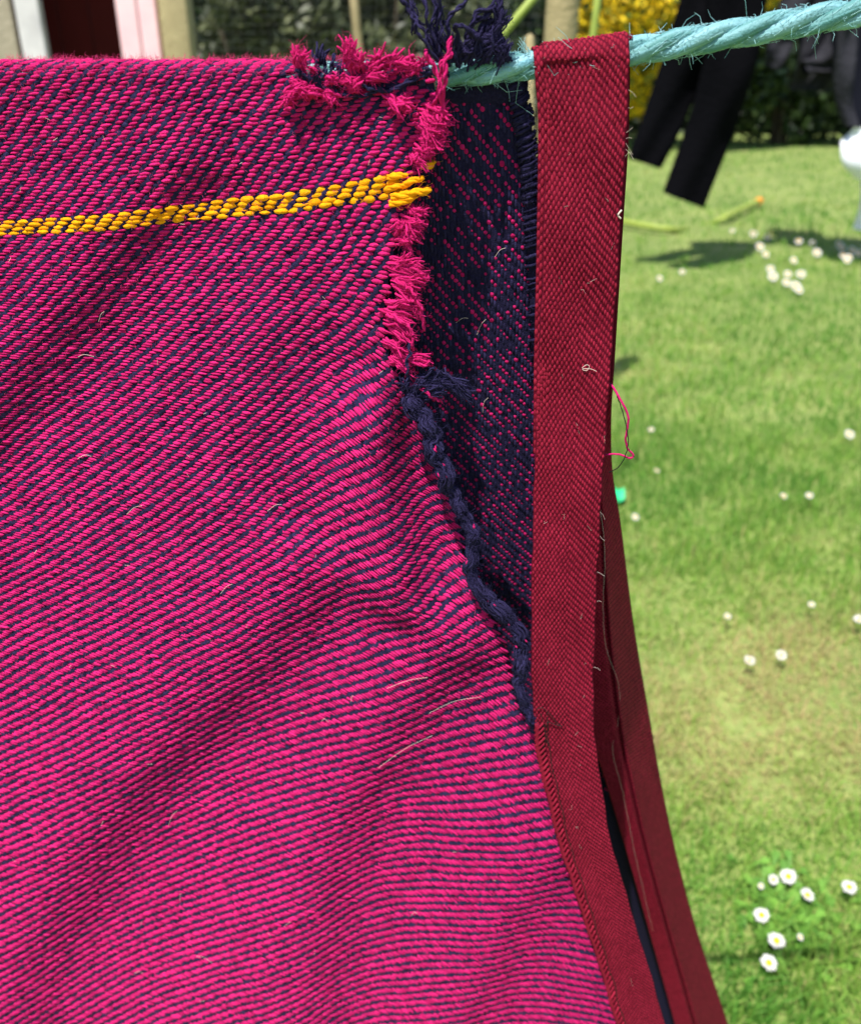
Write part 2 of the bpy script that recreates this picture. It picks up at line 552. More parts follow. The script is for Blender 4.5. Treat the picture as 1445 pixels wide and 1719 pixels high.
t0 = empty('trousers', W(1200, 100, 5.94)); tag(t0, 'black trousers hanging from the far line, legs blown to the left', 'trousers')
mb = MB(); leg(mb, [(1165, -120, 1265, -120), (1150, -40, 1232, -40), (1128, 40, 1205, 60), (1108, 110, 1180, 130), (1078, 195, 1145, 210), (1052, 264, 1108, 282)], 5.98, 0.060, 0.020, 1)
mb.build('leg', M['black_cloth'], t0)
mb = MB(); leg(mb, [(1190, -120, 1300, -120), (1185, -40, 1290, -40), (1185, 60, 1276, 70), (1172, 140, 1258, 150), (1150, 220, 1228, 235), (1112, 322, 1180, 348)], 5.87, 0.068, 0.020, 2)
mb.build('leg', M['black_cloth'], t0)
mb = MB(); leg(mb, [(1150, -300, 1320, -300), (1155, -220, 1315, -220), (1158, -110, 1306, -110)], 5.94, 0.085, 0.010, 3)
wb = mb.build('waist', M['black_cloth'], t0)

t1 = empty('sweatshirt', W(1350, 100, 6.48)); tag(t1, 'charcoal grey sweatshirt pegged on the far line right of the trousers', 'sweatshirt')
mb = MB(); leg(mb, [(1318, -260, 1440, -260), (1330, -60, 1440, -60), (1336, 60, 1430, 60), (1334, 110, 1408, 110), (1328, 150, 1396, 152)], 6.52, 0.085, 0.051, 4)
mb.build('body', M['charcoal'], t1)
mb = MB(); leg(mb, [(1335, -60, 1375, -30), (1305, 20, 1350, 35), (1290, 70, 1325, 85), (1283, 110, 1312, 118)], 6.44, 0.051, 0.017, 5)
mb.build('sleeve', M['charcoal'], t1)
mb = MB(); leg(mb, [(1395, -30, 1440, -30), (1400, 30, 1435, 40), (1372, 88, 1408, 112), (1345, 100, 1352, 124)], 6.37, 0.043, 0.017, 6)
mb.build('sleeve', M['charcoal'], t1)
t2 = empty('jacket', W(1440, 120, 6.12)); tag(t2, 'dark navy jacket at the right edge, hanging above white cloth', 'jacket')
mb = MB(); leg(mb, [(1408, -240, 1590, -240), (1410, -20, 1580, -20), (1405, 100, 1570, 90), (1412, 190, 1565, 190), (1432, 256, 1560, 256)], 6.16, 0.102, 0.051, 7)
mb.build('body', M['navy_cloth'], t2)
mb = MB(); leg(mb, [(1405, 20, 1440, 10), (1402, 80, 1436, 85), (1400, 150, 1432, 160), (1412, 208, 1440, 214)], 6.05, 0.051, 0.017, 8)
mb.build('sleeve', M['charcoal'], t2)
t3 = empty('shirt', W(1470, 300, 6.30)); tag(t3, 'white shirt tail hanging out below the dark jacket at the right edge', 'shirt')
mb = MB(); leg(mb, [(1432, 212, 1550, 212), (1424, 226, 1556, 226), (1411, 240, 1560, 242), (1412, 275, 1556, 290), (1436, 300, 1552, 310)], 6.04, 0.051, 0.020, 9)
mb.build('body', M['white_cloth'], t3)
mb = MB(); leg(mb, [(1448, 220, 1500, 230), (1446, 300, 1496, 310), (1441, 345, 1490, 345), (1433, 384, 1452, 386)], 6.30, 0.034, 0.017, 10)
mb.build('sleeve', M['white_cloth'], t3)
mb = MB()
mb.tube(np.array([W(-2600, -330, 5.58), W(300, -310, 5.76), W(1150, -300, 5.94), W(1500, -262, 6.30), W(2600, -330, 7.02)]), 0.004, 8)
tag(mb.build('washing_line', M['line']), 'thin far washing line carrying the dark clothes', 'washing line')

# ------------------------------------------------------------------ garden behind: shrubs, fence, shed
M['leaf_dark'] = material('dark_leaf', (0.045, 0.080, 0.022), (0.012, 0.026, 0.008), 0.45, 3, 0.8, spec=0.45, transl=0.1)  # dark evergreen; the shade lying on these shrubs is also in this colour
M['leaf_grey'] = material('grey_green_leaf', (0.115, 0.130, 0.055), (0.028, 0.040, 0.016), 0.5, 2, 0.8, spec=0.45, transl=0.15)
M['leaf_mid'] = material('mid_leaf', (0.12, 0.20, 0.035), (0.035, 0.07, 0.014), 0.5, 3, 0.8, transl=0.2)
M['flower'] = material('yellow_blossom', (0.92, 0.68, 0.02), (0.74, 0.48, 0.01), 0.6, 3, 0.8, transl=0.2)
M['bark'] = material('bark', (0.10, 0.075, 0.05), (0.05, 0.04, 0.028), 0.9, 20, bump=0.8, bscale=60)


def leaves(mb, c, rad, n, size, clumps=14, seed=0, lo=0.0, hi=1.0, zmin=0.05):
    r = np.random.default_rng(seed)
    c = np.asarray(c, float); rad = np.asarray(rad, float)
    d = r.normal(size=(clumps, 3)); d /= np.linalg.norm(d, axis=1)[:, None]
    cc = c + d * rad * (r.uniform(0.35, 0.95, (clumps, 1)))
    cs = r.uniform(0.22, 0.42, clumps)
    k = r.integers(0, clumps, n)
    e = r.normal(size=(n, 3)); e /= np.linalg.norm(e, axis=1)[:, None]
    p = cc[k] + e * rad * (cs[k] * r.uniform(0.5, 1.05, n) ** 0.6)[:, None]
    p = p[p[:, 2] > zmin]; n = len(p)
    t1 = r.normal(size=(n, 3)); t1 /= np.linalg.norm(t1, axis=1)[:, None]
    t2 = np.cross(t1, r.normal(size=(n, 3))); t2 /= np.linalg.norm(t2, axis=1)[:, None]
    s = size * r.uniform(0.6, 1.3, n)[:, None]
    t3 = np.cross(t1, t2)
    V = np.stack([p - t1 * s, p + t2 * s * 0.45 + t3 * s * 0.12, p + t1 * s, p - t2 * s * 0.45 + t3 * s * 0.12], 1).reshape(-1, 3)
    i = np.arange(n)[:, None] * 4
    mb.add(V, None, np.vstack([i + [[0, 1, 2]], i + [[0, 2, 3]]]), np.repeat(np.clip(r.uniform(lo, hi, n), 0, 1), 4))


def shrub(name, label, x, y, rad, zc, n, size, mat, seed, cat='shrub', group=None, flowers=0, lo=0, hi=1):
    root = empty(name, (x, y, 0)); tag(root, label, cat, group)
    mb = MB()
    r = np.random.default_rng(seed)
    for k in range(6):
        a = r.uniform(0, 6.28); q = r.uniform(0.3, 0.8)
        e_ = np.array([x + rad[0] * q * math.cos(a), y + rad[1] * q * math.sin(a), zc + rad[2] * r.uniform(-0.2, 0.6)])
        mb.tube(spline([(x + 0.1 * math.cos(a), y + 0.1 * math.sin(a), -0.02), (x + (e_[0] - x) * 0.3, y + (e_[1] - y) * 0.3, e_[2] * 0.5), e_], 8), np.linspace(0.035, 0.01, 8), 6)
    mb.build('trunk', M['bark'], root)
    mb = MB(); leaves(mb, (x, y, zc), rad, n, size, 26, seed, lo, hi)
    mb.build('crown', mat, root)
    if flowers:
        mb = MB(); leaves(mb, (x, y, zc), np.array(rad) * 1.02, flowers, 0.05, 26, seed, 0, 1)
        mb.build('blossom', M['flower'], root)
    return root


def px_at(px, Y):
    return float(W(px, 100, Y)[0])


shrub('flowering_shrub', 'tall yellow-flowering shrub behind the black trousers', px_at(1120, 14.5), 14.5, (1.55, 0.9, 1.9), 1.75, 16000, 0.055, M['leaf_mid'], 11, flowers=24000)
shrub('evergreen_shrub', 'dark shrub with a few bright leaves between trousers and grey sweatshirt', px_at(1330, 15.2), 15.2, (1.3, 0.9, 1.7), 1.55, 7000, 0.09, M['leaf_dark'], 12)
shrub('evergreen_shrub', 'dark shrub behind the navy jacket at the right edge', px_at(1500, 15.0), 15.0, (1.4, 0.9, 1.8), 1.6, 7000, 0.09, M['leaf_dark'], 13)
shrub('evergreen_shrub', 'dark shrub left of the yellow-flowering shrub', px_at(960, 16.0), 16.0, (1.6, 0.9, 2.2), 1.9, 7000, 0.09, M['leaf_dark'], 14)
shrub('grey_leaved_shrub', 'grey-green bushy shrub behind the wire fence, nearest the shed', px_at(430, 8.2), 8.2, (0.75, 0.6, 1.1), 1.35, 9000, 0.05, M['leaf_grey'], 15)
shrub('grey_leaved_shrub', 'grey-green bushy shrub behind the wire fence, right of the thin stake', px_at(650, 8.4), 8.4, (0.8, 0.6, 1.1), 1.3, 9000, 0.05, M['leaf_grey'], 16)
shrub('evergreen_shrub', 'dark green shrub behind the frayed top corner of the blanket', px_at(830, 8.8), 8.8, (0.75, 0.6, 1.2), 1.3, 7000, 0.06, M['leaf_dark'], 17)

# clipped hedge closing the garden
hr = empty('hedge', (2, 18, 0)); tag(hr, 'tall dark hedge closing off the far end of the garden', 'hedge')
mb = MB()
for x in np.arange(-13, 18, 1.1):
    mb.tube(np.array([(x, 18.3, -0.02), (x + 0.1, 18.3, 1.5), (x, 18.3, 3.2)]), np.array([0.06, 0.045, 0.02]), 6)
mb.build('trunk', M['bark'], hr)
mb = MB()
r = np.random.default_rng(5)
xs = np.linspace(-14, 18, 90); zs = np.linspace(0, 3.7, 22)
Xg, Zg = np.meshgrid(xs, zs)
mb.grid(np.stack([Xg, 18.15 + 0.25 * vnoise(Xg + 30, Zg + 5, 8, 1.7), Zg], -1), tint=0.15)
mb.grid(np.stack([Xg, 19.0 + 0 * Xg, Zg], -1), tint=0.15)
n = 60000
p = np.stack([r.uniform(-14, 18, n), r.normal(17.95, 0.14, n), 3.9 * r.random(n)], -1)
p[:, 1] -= 0.5 * vnoise(p[:, 0] + 30, p[:, 2] + 3, 9, 1.1)
t1 = r.normal(size=(n, 3)); t1 /= np.linalg.norm(t1, axis=1)[:, None]
t2 = np.cross(t1, r.normal(size=(n, 3))); t2 /= np.linalg.norm(t2, axis=1)[:, None]
V = np.stack([p - t1 * 0.075, p + t2 * 0.035, p + t1 * 0.075, p - t2 * 0.035], 1).reshape(-1, 3)
i = np.arange(n)[:, None] * 4
mb.add(V, None, np.vstack([i + [[0, 1, 2]], i + [[0, 2, 3]]]), np.repeat(r.uniform(0, 0.8, n), 4))
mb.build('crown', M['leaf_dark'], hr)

# shed / play hutch on the left
M['tan_wood'] = material('tan_timber', (0.36, 0.30, 0.16), (0.26, 0.21, 0.11), 0.8, 25, 0.3, bump=0.4, bscale=60)
M['grey_wood'] = material('grey_timber', (0.38, 0.33, 0.25), (0.28, 0.24, 0.18), 0.85, 18, 0.3, bump=0.4, bscale=60)
M['white_paint'] = material('flaking_white_paint', (0.74, 0.71, 0.72), (0.40, 0.38, 0.40), 0.7, 9, 0.3)
M['pink_paint'] = material('pale_pink_paint', (0.86, 0.60, 0.64), (0.78, 0.46, 0.52), 0.6, 9, 0.3)
M['red_wood'] = material('dark_red_timber', (0.16, 0.012, 0.012), (0.06, 0.006, 0.006), 0.8, 4, 0.6)
M['wire'] = material('galvanised_wire', (0.16, 0.17, 0.16), (0.10, 0.11, 0.10), 0.5, 10)
SY = 5.0
sh = empty('garden_shed', (px_at(150, SY), SY, 0)); tag(sh, 'timber shed with dark red inside and pale posts, at the upper left', 'shed')


def post(mb, x0, x1, Y, depth, z0=-0.05, z1=2.3):
    a, b = px_at(x0, Y), px_at(x1, Y)
    mb.box(((a + b) / 2, Y + depth / 2, (z0 + z1) / 2), (b - a, depth, z1 - z0), bev=0.006)


mb = MB(); post(mb, 276, 322, SY - 0.05, 0.14); mb.build('post', M['tan_wood'], sh)
mb = MB(); post(mb, 206, 240, SY, 0.05); post(mb, 242, 272, SY + 0.004, 0.05); mb.build('door_jamb', M['pink_paint'], sh, False)
mb = MB(); post(mb, 40, 80, SY, 0.06); mb.build('door_jamb', M['white_paint'], sh, False)
for k in range(6):
    mb = MB(); post(mb, 36 - (k + 1) * 45, 34 - k * 45, SY + 0.03, 0.025); mb.build('board', M['grey_wood'], sh, False)
xr = [px_at(-260, SY), px_at(318, SY)]
for k in range(9):
    w = (px_at(270, SY) - xr[0]) / 9
    mb = MB(); mb.box((xr[0] + (k + 0.5) * w, SY + 0.62, 1.15), (w - 0.008, 0.03, 2.3), bev=0.003); mb.build('back_board', M['red_wood'], sh, False)
mb = MB(); mb.box((xr[1] - 0.17, SY + 0.33, 1.15), (0.03, 0.5, 2.3), bev=0.003); mb.build('side_wall', M['red_wood'], sh, False)
mb = MB(); mb.box((xr[0] + 0.03, SY + 0.33, 1.15), (0.03, 0.5, 2.3), bev=0.003); mb.build('side_wall', M['red_wood'], sh, False)
mb = MB(); mb.box(((xr[0] + xr[1]) / 2, SY + 0.3, 2.36), (xr[1] - xr[0] + 0.1, 0.9, 0.06), bev=0.01); mb.build('roof', M['grey_wood'], sh, False)

# wire fence with its stakes
fn = empty('wire_fence', (px_at(560, 7.0), 7.0, 0)); tag(fn, 'fine wire mesh fence in front of the grey-green shrubs', 'fence')
mb = MB()
x0, x1 = px_at(322, 7.0), px_at(905, 7.0)
for x in np.arange(x0, x1, 0.05):
    mb.tube(np.array([(x, 7.0, 0), (x, 7.0, 1.85)]), 0.0008, 3, caps=False)
for z in np.arange(0.05, 1.85, 0.05):
    mb.tube(np.array([(x0, 7.003, z), (x1, 7.003, z)]), 0.0008, 3, caps=False)
mb.build('mesh', M['wire'], fn)
mb = MB(); mb.tube(np.array([W(588, -60, 6.97), W(598, 40, 6.97), W(606, 120, 6.97), (W(625, 300, 6.97))]), np.array([0.028, 0.03, 0.034, 0.04]), 8)
mb.build('stake', M['tan_wood'], fn)
mb = MB(); p0 = W(945, 0, 3.2)
mb.tube(np.array([(p0[0] + 0.01, 3.2, 2.1), (p0[0], 3.2, 1.4), (p0[0] - 0.004, 3.2, 1.0), (p0[0] - 0.01, 3.2, -0.05)]), np.array([0.05, 0.052, 0.055, 0.058]), 14)
tag(mb.build('timber_post', M['tan_wood']), 'round tan timber post rising behind the maroon tape loop', 'post')
for (pa, pb, lb) in ((W(800, 110, 2.2), W(925, -40, 2.2), 'lime cane slanting behind the navy threads'),
                     (W(988, 120, 2.3), W(1010, -60, 2.3), 'thin green cane upright beside the timber post'),
                     (W(893, 330, 2.0), W(889, 60, 2.0), 'pale yellow cane seen between navy flap and tape')):
    mb = MB(); d = pa - pb
    mb.tube(np.array([pb, pb * 0.5 + pa * 0.5, pa, pa + d * 1.2]), 0.0085, 8)
    tag(mb.build('garden_cane', M['lime'] if 'pale' not in lb else M['tan_wood']), lb, 'cane', 'canes behind the blanket')

# ================================================================== the blanket
YF = 0.411                       # front sheet
RW = 0.0064                      # bend radius over the rope
YR = YF + RW                     # rope axis
Z_TOP = float(W(300, 102, YR)[2])
ZR = Z_TOP - RW                  # rope axis height on the left

GX = np.arange(-320, 1161, 40.0); GY = np.arange(20, 1861, 40.0)
NX, NY = len(GX), len(GY)
# measured run of the twill in the cloth: x, y, stripe angle (deg), vertical stripe pitch
S_ = [(100, 200, 50, 35), (400, 200, 49, 34), (650, 230, 48, 33), (60, 470, 46, 29), (300, 470, 47, 29), (400, 420, 47, 29), (560, 450, 47, 29),
      (60, 750, 42, 26), (300, 750, 41, 26), (450, 650, 42, 27), (580, 640, 37, 27), (635, 650, 18, 26), (640, 740, 16, 25), (600, 720, 29, 25.5), (550, 720, 36, 26),
      (60, 850, 41, 25), (60, 1100, 34, 21.5), (280, 850, 40, 25), (280, 1100, 34, 21), (400, 820, 41, 25), (550, 820, 35, 25), (640, 820, 15, 24.5),
      (400, 1050, 36, 21), (560, 1000, 27, 21), (640, 1050, 19, 20), (600, 1130, 22, 18.5), (700, 1200, 22, 17.5), (840, 1130, 26, 21), (840, 1250, 19, 19),
      (620, 1400, 17, 15.5), (740, 1320, 7, 16), (720, 1450, -2, 14.5), (870, 1330, 13, 16), (400, 1380, 24, 17), (400, 1500, 19, 16), (400, 1680, 11, 14.5),
      (560, 1450, 18, 15), (560, 1680, 10, 13.5), (670, 1500, 0, 14.5), (670, 1680, 3, 13), (60, 1150, 31, 21), (60, 1350, 27, 19.5), (300, 1300, 28, 18),
      (60, 1500, 26, 18), (60, 1680, 22, 16), (300, 1450, 24, 17), (300, 1680, 17, 15), (730, 1400, 0, 14.5), (850, 1420, 12, 14.2), (930, 1420, 10, 14.2),
      (730, 1550, 5, 13.5), (900, 1500, 0, 13.8), (960, 1560, -8, 13), (820, 1650, 0, 12.7), (1000, 1690, -18, 12.5), (930, 1650, -12, 12.7),
      (700, 880, 34, 23), (720, 1020, 32, 20), (770, 930, 17, 22), (800, 1040, 26, 21), (-200, 300, 48, 33), (-200, 1000, 38, 23), (-200, 1600, 25, 17.5)]
FINER = 0.84
rows, rhs = [], []


def bil(x, y):
    i = min(max(int((x - GX[0]) // 40), 0), NX - 2); j = min(max(int((y - GY[0]) // 40), 0), NY - 2)
    fx = (x - GX[i]) / 40; fy = (y - GY[j]) / 40
    return i, j, fx, fy


for (x, y, s, S) in S_:
    S = S * FINER
    i, j, fx, fy = bil(x, y)
    r0 = np.zeros(NX * NY)
    r0[j * NX + i] -= (1 - fy) / 40; r0[j * NX + i + 1] += (1 - fy) / 40
    r0[(j + 1) * NX + i] -= fy / 40; r0[(j + 1) * NX + i + 1] += fy / 40
    rows.append(r0 * S); rhs.append(math.tan(math.radians(s)))
    r1 = np.zeros(NX * NY)
    r1[j * NX + i] -= (1 - fx) / 40; r1[(j + 1) * NX + i] += (1 - fx) / 40
    r1[j * NX + i + 1] -= fx / 40; r1[(j + 1) * NX + i + 1] += fx / 40
    rows.append(r1 * S * 1.3); rhs.append(1.3)
YL = [(0, 384), (100, 378), (200, 370), (300, 361.5), (430, 348), (560, 330), (640, 318), (690, 309)]
for (p1, p2) in zip(YL[:-1], YL[1:]):        # the yellow stripe follows one weft line
    r0 = np.zeros(NX * NY)
    for (x, y), sg in ((p2, 1), (p1, -1)):
        i, j, fx, fy = bil(x, y)
        for dj, wy in ((0, 1 - fy), (1, fy)):
            for di, wx in ((0, 1 - fx), (1, fx)):
                r0[(j + dj) * NX + i + di] += sg * wx * wy
    du = float(W(p2[0], p2[1], YF)[0] - W(p1[0], p1[1], YF)[0]) / 0.00165
    rows.append(r0 * 4 * 1.5); rhs.append(du * 1.5)
r0 = np.zeros(NX * NY); r0[0] = 1; rows.append(r0); rhs.append(0)
Asm = np.array(rows); bsm = np.array(rhs)
AtA = Asm.T @ Asm; Atb = Asm.T @ bsm
lam = 0.015
idx = np.arange(NX * NY).reshape(NY, NX)


def add_smooth(a, b, c, w):
    for p_, q_, s_ in zip(a.ravel(), b.ravel(), c.ravel()):
        for u_, cu in ((p_, 1), (q_, -2), (s_, 1)):
            for v_, cv in ((p_, 1), (q_, -2), (s_, 1)):
                AtA[u_, v_] += w * cu * cv


add_smooth(idx[:, :-2], idx[:, 1:-1], idx[:, 2:], lam)
add_smooth(idx[:-2], idx[1:-1], idx[2:], lam)
add_smooth(idx[:-2, :-2], idx[1:-1, 1:-1], idx[2:, 2:], lam * 0.5)
PHI = np.linalg.solve(AtA + 1e-9 * np.eye(NX * NY), Atb).reshape(NY, NX)


def cubic_resample(F, m):
    """Catmull-Rom refinement of a grid by factor m along both axes"""
    def one(F):
        n = F.shape[0]
        Fp = np.concatenate([2 * F[:1] - F[1:2], F, 2 * F[-1:] - F[-2:-1]])
        t = np.arange((n - 1) * m + 1) / m
        k = np.minimum(t.astype(int), n - 2); u = (t - k)[:, None]
        p0, p1, p2, p3 = Fp[k], Fp[k + 1], Fp[k + 2], Fp[k + 3]
        return 0.5 * (2 * p1 + (p2 - p0) * u + (2 * p0 - 5 * p1 + 4 * p2 - p3) * u ** 2 + (3 * p1 - p0 - 3 * p2 + p3) * u ** 3)
    return one(one(F).T).T


FINE = 5.0
PH = cubic_resample(PHI, 8)                    # 5 px grid
fx_ = GX[0] + FINE * np.arange(PH.shape[1]); fy_ = GY[0] + FINE * np.arange(PH.shape[0])
FXg, FYg = np.meshgrid(fx_, fy_)


def samp(F, x, y):
    gx = np.clip((np.asarray(x) - fx_[0]) / FINE, 0, F.shape[1] - 1.001); gy = np.clip((np.asarray(y) - fy_[0]) / FINE, 0, F.shape[0] - 1.001)
    i = gx.astype(int); j = gy.astype(int); a = gx - i; b = gy - j
    return (F[j, i] * (1 - a) + F[j, i + 1] * a) * (1 - b) + (F[j + 1, i] * (1 - a) + F[j + 1, i + 1] * a) * b


PU = 0.00165
Ug = W(FXg, FYg, YF)[..., 0] / PU
# the cloth bunches up (turns away) towards the torn selvedge
win = np.exp(-((FYg - 760) / 150) ** 2)
Ug = Ug + 0.06 * np.logaddexp(0, (FXg - 600) / 16) * 16 * win
Jg = 4 * PH - Ug


# ---- folds
def fold(P, A, w, Wd, end=90):
    P = spline(P, 40)
    best = np.full(FXg.shape, 1e9); sgn = np.zeros(FXg.shape); tt = np.zeros(FXg.shape)
    L = np.concatenate([[0], np.cumsum(np.linalg.norm(np.diff(P, axis=0), axis=1))])
    for k in range(len(P) - 1):
        a, b = P[k], P[k + 1]; ab = b - a
        t = np.clip(((FXg - a[0]) * ab[0] + (FYg - a[1]) * ab[1]) / (ab @ ab), 0, 1)
        dx = FXg - a[0] - t * ab[0]; dy = FYg - a[1] - t * ab[1]
        d = np.hypot(dx, dy)
        m = d < best
        best = np.where(m, d, best)
        sgn = np.where(m, np.sign(ab[1] * dx - ab[0] * dy), sgn)   # + on the right of a downward line
        tt = np.where(m, L[k] + t * (L[k + 1] - L[k]), tt)
    d = best * sgn
    env = np.clip(tt / end, 0, 1) * np.clip((L[-1] - tt) / end, 0, 1)
    env = env * env * (3 - 2 * env)
    return -A * np.tanh(d / w) * np.exp(-(d / Wd) ** 2) * env


H = np.zeros(FXg.shape)
H += fold([(390, 240), (300, 330), (215, 435), (110, 560), (20, 680), (-120, 850)], 0.0048, 50, 150)
H += fold([(600, 930), (520, 1030), (440, 1130), (300, 1275), (185, 1430), (95, 1600), (30, 1800), (0, 1900)], 0.0088, 66, 220)
H += fold([(650, 590), (662, 680), (667, 770), (680, 850), (700, 930), (716, 1000), (728, 1060)], 0.0175, 34, 95, 130)
H += fold([(830, 1040), (790, 1100), (700, 1215), (622, 1350), (572, 1500), (545, 1720), (540, 1880)], 0.0085, 56, 170)
H += fold([(980, 1380), (940, 1460), (880, 1560), (800, 1720), (760, 1850)], 0.0060, 46, 130)
H += fold([(520, 520), (470, 640), (430, 800), (410, 930)], 0.0030, 60, 160)
H += 0.0007 * (vnoise(FXg / 100 + 9, FYg / 100 + 9, 21, 1.0) - 0.5) * 2 + 0.0004 * (vnoise(FXg / 100 + 9, FYg / 100 + 9, 22, 2.6) - 0.5) * 2
H *= np.clip((FYg - 130) / 170, 0, 1)

edge = smoothpath([(0, 718), (60, 720), (103, 722), (150, 733), (190, 733), (240, 720), (290, 692), (330, 697), (360, 688), (400, 668), (450, 660), (500, 650),
                   (550, 648), (600, 658), (650, 672), (700, 690), (760, 712), (820, 738), (880, 768), (950, 780), (1000, 798), (1060, 838), (1120, 856),
                   (1180, 866), (1225, 893), (1260, 925), (1300, 945), (1420, 985), (1560, 1032), (1719, 1085), (1860, 1130)])


def rope_sag(X):
    return np.zeros_like(X)


def cloth(px, py, h=0.0):
    """point of the front sheet (height h proud of it) and its bend over the rope"""
    p = W(px, py, YF)
    x, z = p[..., 0], p[..., 2]
    hh = samp(H, px, py) + h
    over = np.clip(z - ZR, 0, None)
    th = over / RW
    y = np.where(over > 0, YR - (RW + h) * np.cos(th), YF - hh)
    zz = np.where(over > 0, ZR + (RW + h) * np.sin(th), z)
    return np.stack([x, y, zz], -1)


blanket = empty('blanket', (0, YF, 0.4))
tag(blanket, 'torn pink and navy woollen blanket with yellow stripe and maroon binding, hung over the rope', 'blanket')

# hole worn through at the rope
hole = lambda x, y: ((x - 540) / 30) ** 2 + ((y - 118) / 20) ** 2 < 1

# ground sheet under the yarns
yy = np.concatenate([np.arange(30, 200, 6.0), np.arange(200, 1861, 10.0)])
tc_ = np.linspace(0, 1, 150)
PXg = -320 + (edge(yy)[:, None] - 3 + 320) * tc_[None]
PYg = np.repeat(yy[:, None], 150, 1)
P = cloth(PXg, PYg, -0.0005)
cm = ~hole((PXg[:-1, :-1] + PXg[1:, 1:]) / 2, (PYg[:-1, :-1] + PYg[1:, 1:]) / 2)
mb = MB(); mb.grid(P, tint=0.3, mask=cm)
gs = mb.build('ground_weave', M['navy'], blanket)
sm = gs.modifiers.new('thick', 'SOLIDIFY'); sm.thickness = 0.0012; sm.offset = -1

# lattice of yarn crossings: inverse of (u, j)
umin, umax = int(np.floor(Ug.min())), int(np.ceil(Ug.max()))
inside = (FXg > -300) & (FXg < edge(FYg) + 14)
umin, umax = int(Ug[inside].min()) - 1, int(Ug[inside].max()) + 2
jmin, jmax = int(Jg[inside].min()) - 1, int(Jg[inside].max()) + 2
kd = kdtree.KDTree(FXg[::2, ::2].size)
uu = Ug[::2, ::2].ravel(); jj = Jg[::2, ::2].ravel()
for k in range(len(uu)):
    kd.insert((uu[k], jj[k], 0), k)
kd.balance()
LU, LJ = np.meshgrid(np.arange(umin, umax + 1), np.arange(jmin, jmax + 1))
near_i = np.empty(LU.size, int); near_d = np.empty(LU.size)
for k, (a, b) in enumerate(zip(LU.ravel(), LJ.ravel())):
    _, ii, dd = kd.find((a, b, 0)); near_i[k] = ii; near_d[k] = dd
lx = FXg[::2, ::2].ravel()[near_i].copy(); ly = FYg[::2, ::2].ravel()[near_i].copy()
for it in range(6):
    e_ = 1.5
    u0 = samp(Ug, lx, ly) - LU.ravel(); j0 = samp(Jg, lx, ly) - LJ.ravel()
    ux = (samp(Ug, lx + e_, ly) - samp(Ug, lx - e_, ly)) / (2 * e_); uy = (samp(Ug, lx, ly + e_) - samp(Ug, lx, ly - e_)) / (2 * e_)
    jx = (samp(Jg, lx + e_, ly) - samp(Jg, lx - e_, ly)) / (2 * e_); jy = (samp(Jg, lx, ly + e_) - samp(Jg, lx, ly - e_)) / (2 * e_)
    det = ux * jy - uy * jx; det = np.where(abs(det) < 1e-4, 1e-4, det)
    lx -= np.clip((jy * u0 - uy * j0) / det, -15, 15); ly -= np.clip((-jx * u0 + ux * j0) / det, -15, 15)
ok = (near_d < 2.5).reshape(LU.shape)
LX = lx.reshape(LU.shape); LY = ly.reshape(LU.shape)


def lat(u, j):
    """sheet position of yarn coordinates (u, j), bilinear in the lattice"""
    gu = np.clip(u - umin, 0, LU.shape[1] - 1.001); gj = np.clip(j - jmin, 0, LU.shape[0] - 1.001)
    a = gu.astype(int); b = gj.astype(int); fa = gu - a; fb = gj - b
    f = lambda F: (F[b, a] * (1 - fa) + F[b, a + 1] * fa) * (1 - fb) + (F[b + 1, a] * (1 - fa) + F[b + 1, a + 1] * fa) * fb
    return f(LX), f(LY)


# yellow band: four picks through the measured line
jy_ = np.median([samp(Jg, x, y) for x, y in ((0, 383), (150, 374), (300, 361), (430, 348), (560, 330), (640, 318))])
YB = [int(round(jy_ - 2.0)) + k for k in range(5)]

# floats: pick j passes over ends u = -j+4k .. ; the warp shows where (u + j) % 4 == 0
fl = []
for j in range(jmin + 2, jmax - 1):
    u = np.arange(umin + 2, umax - 3)
    u = u[(u + j) % 4 == 0]
    fl.append(np.stack([u, np.full(len(u), j)], -1))
FLT = np.concatenate(fl).astype(float)
cxp, cyp = lat(FLT[:, 0] + 2, FLT[:, 1])
sel = (cxp > -190) & (cyp > 38) & (cyp < 1850) & (cxp < edge(cyp) - 1) & ok[(FLT[:, 1] - jmin).astype(int), (FLT[:, 0] - umin + 2).astype(int)]
hh_ = ((cxp - 540) / 42) ** 2 + ((cyp - 120) / 26) ** 2 < 1
sel &= ~hh_
sel &= ~((rng.random(len(FLT)) < 0.45) & (cyp < 150) & (cxp > 480))
FLT, cxp, cyp = FLT[sel], cxp[sel], cyp[sel]

ST, AC = 6, 4          # stations along, points across


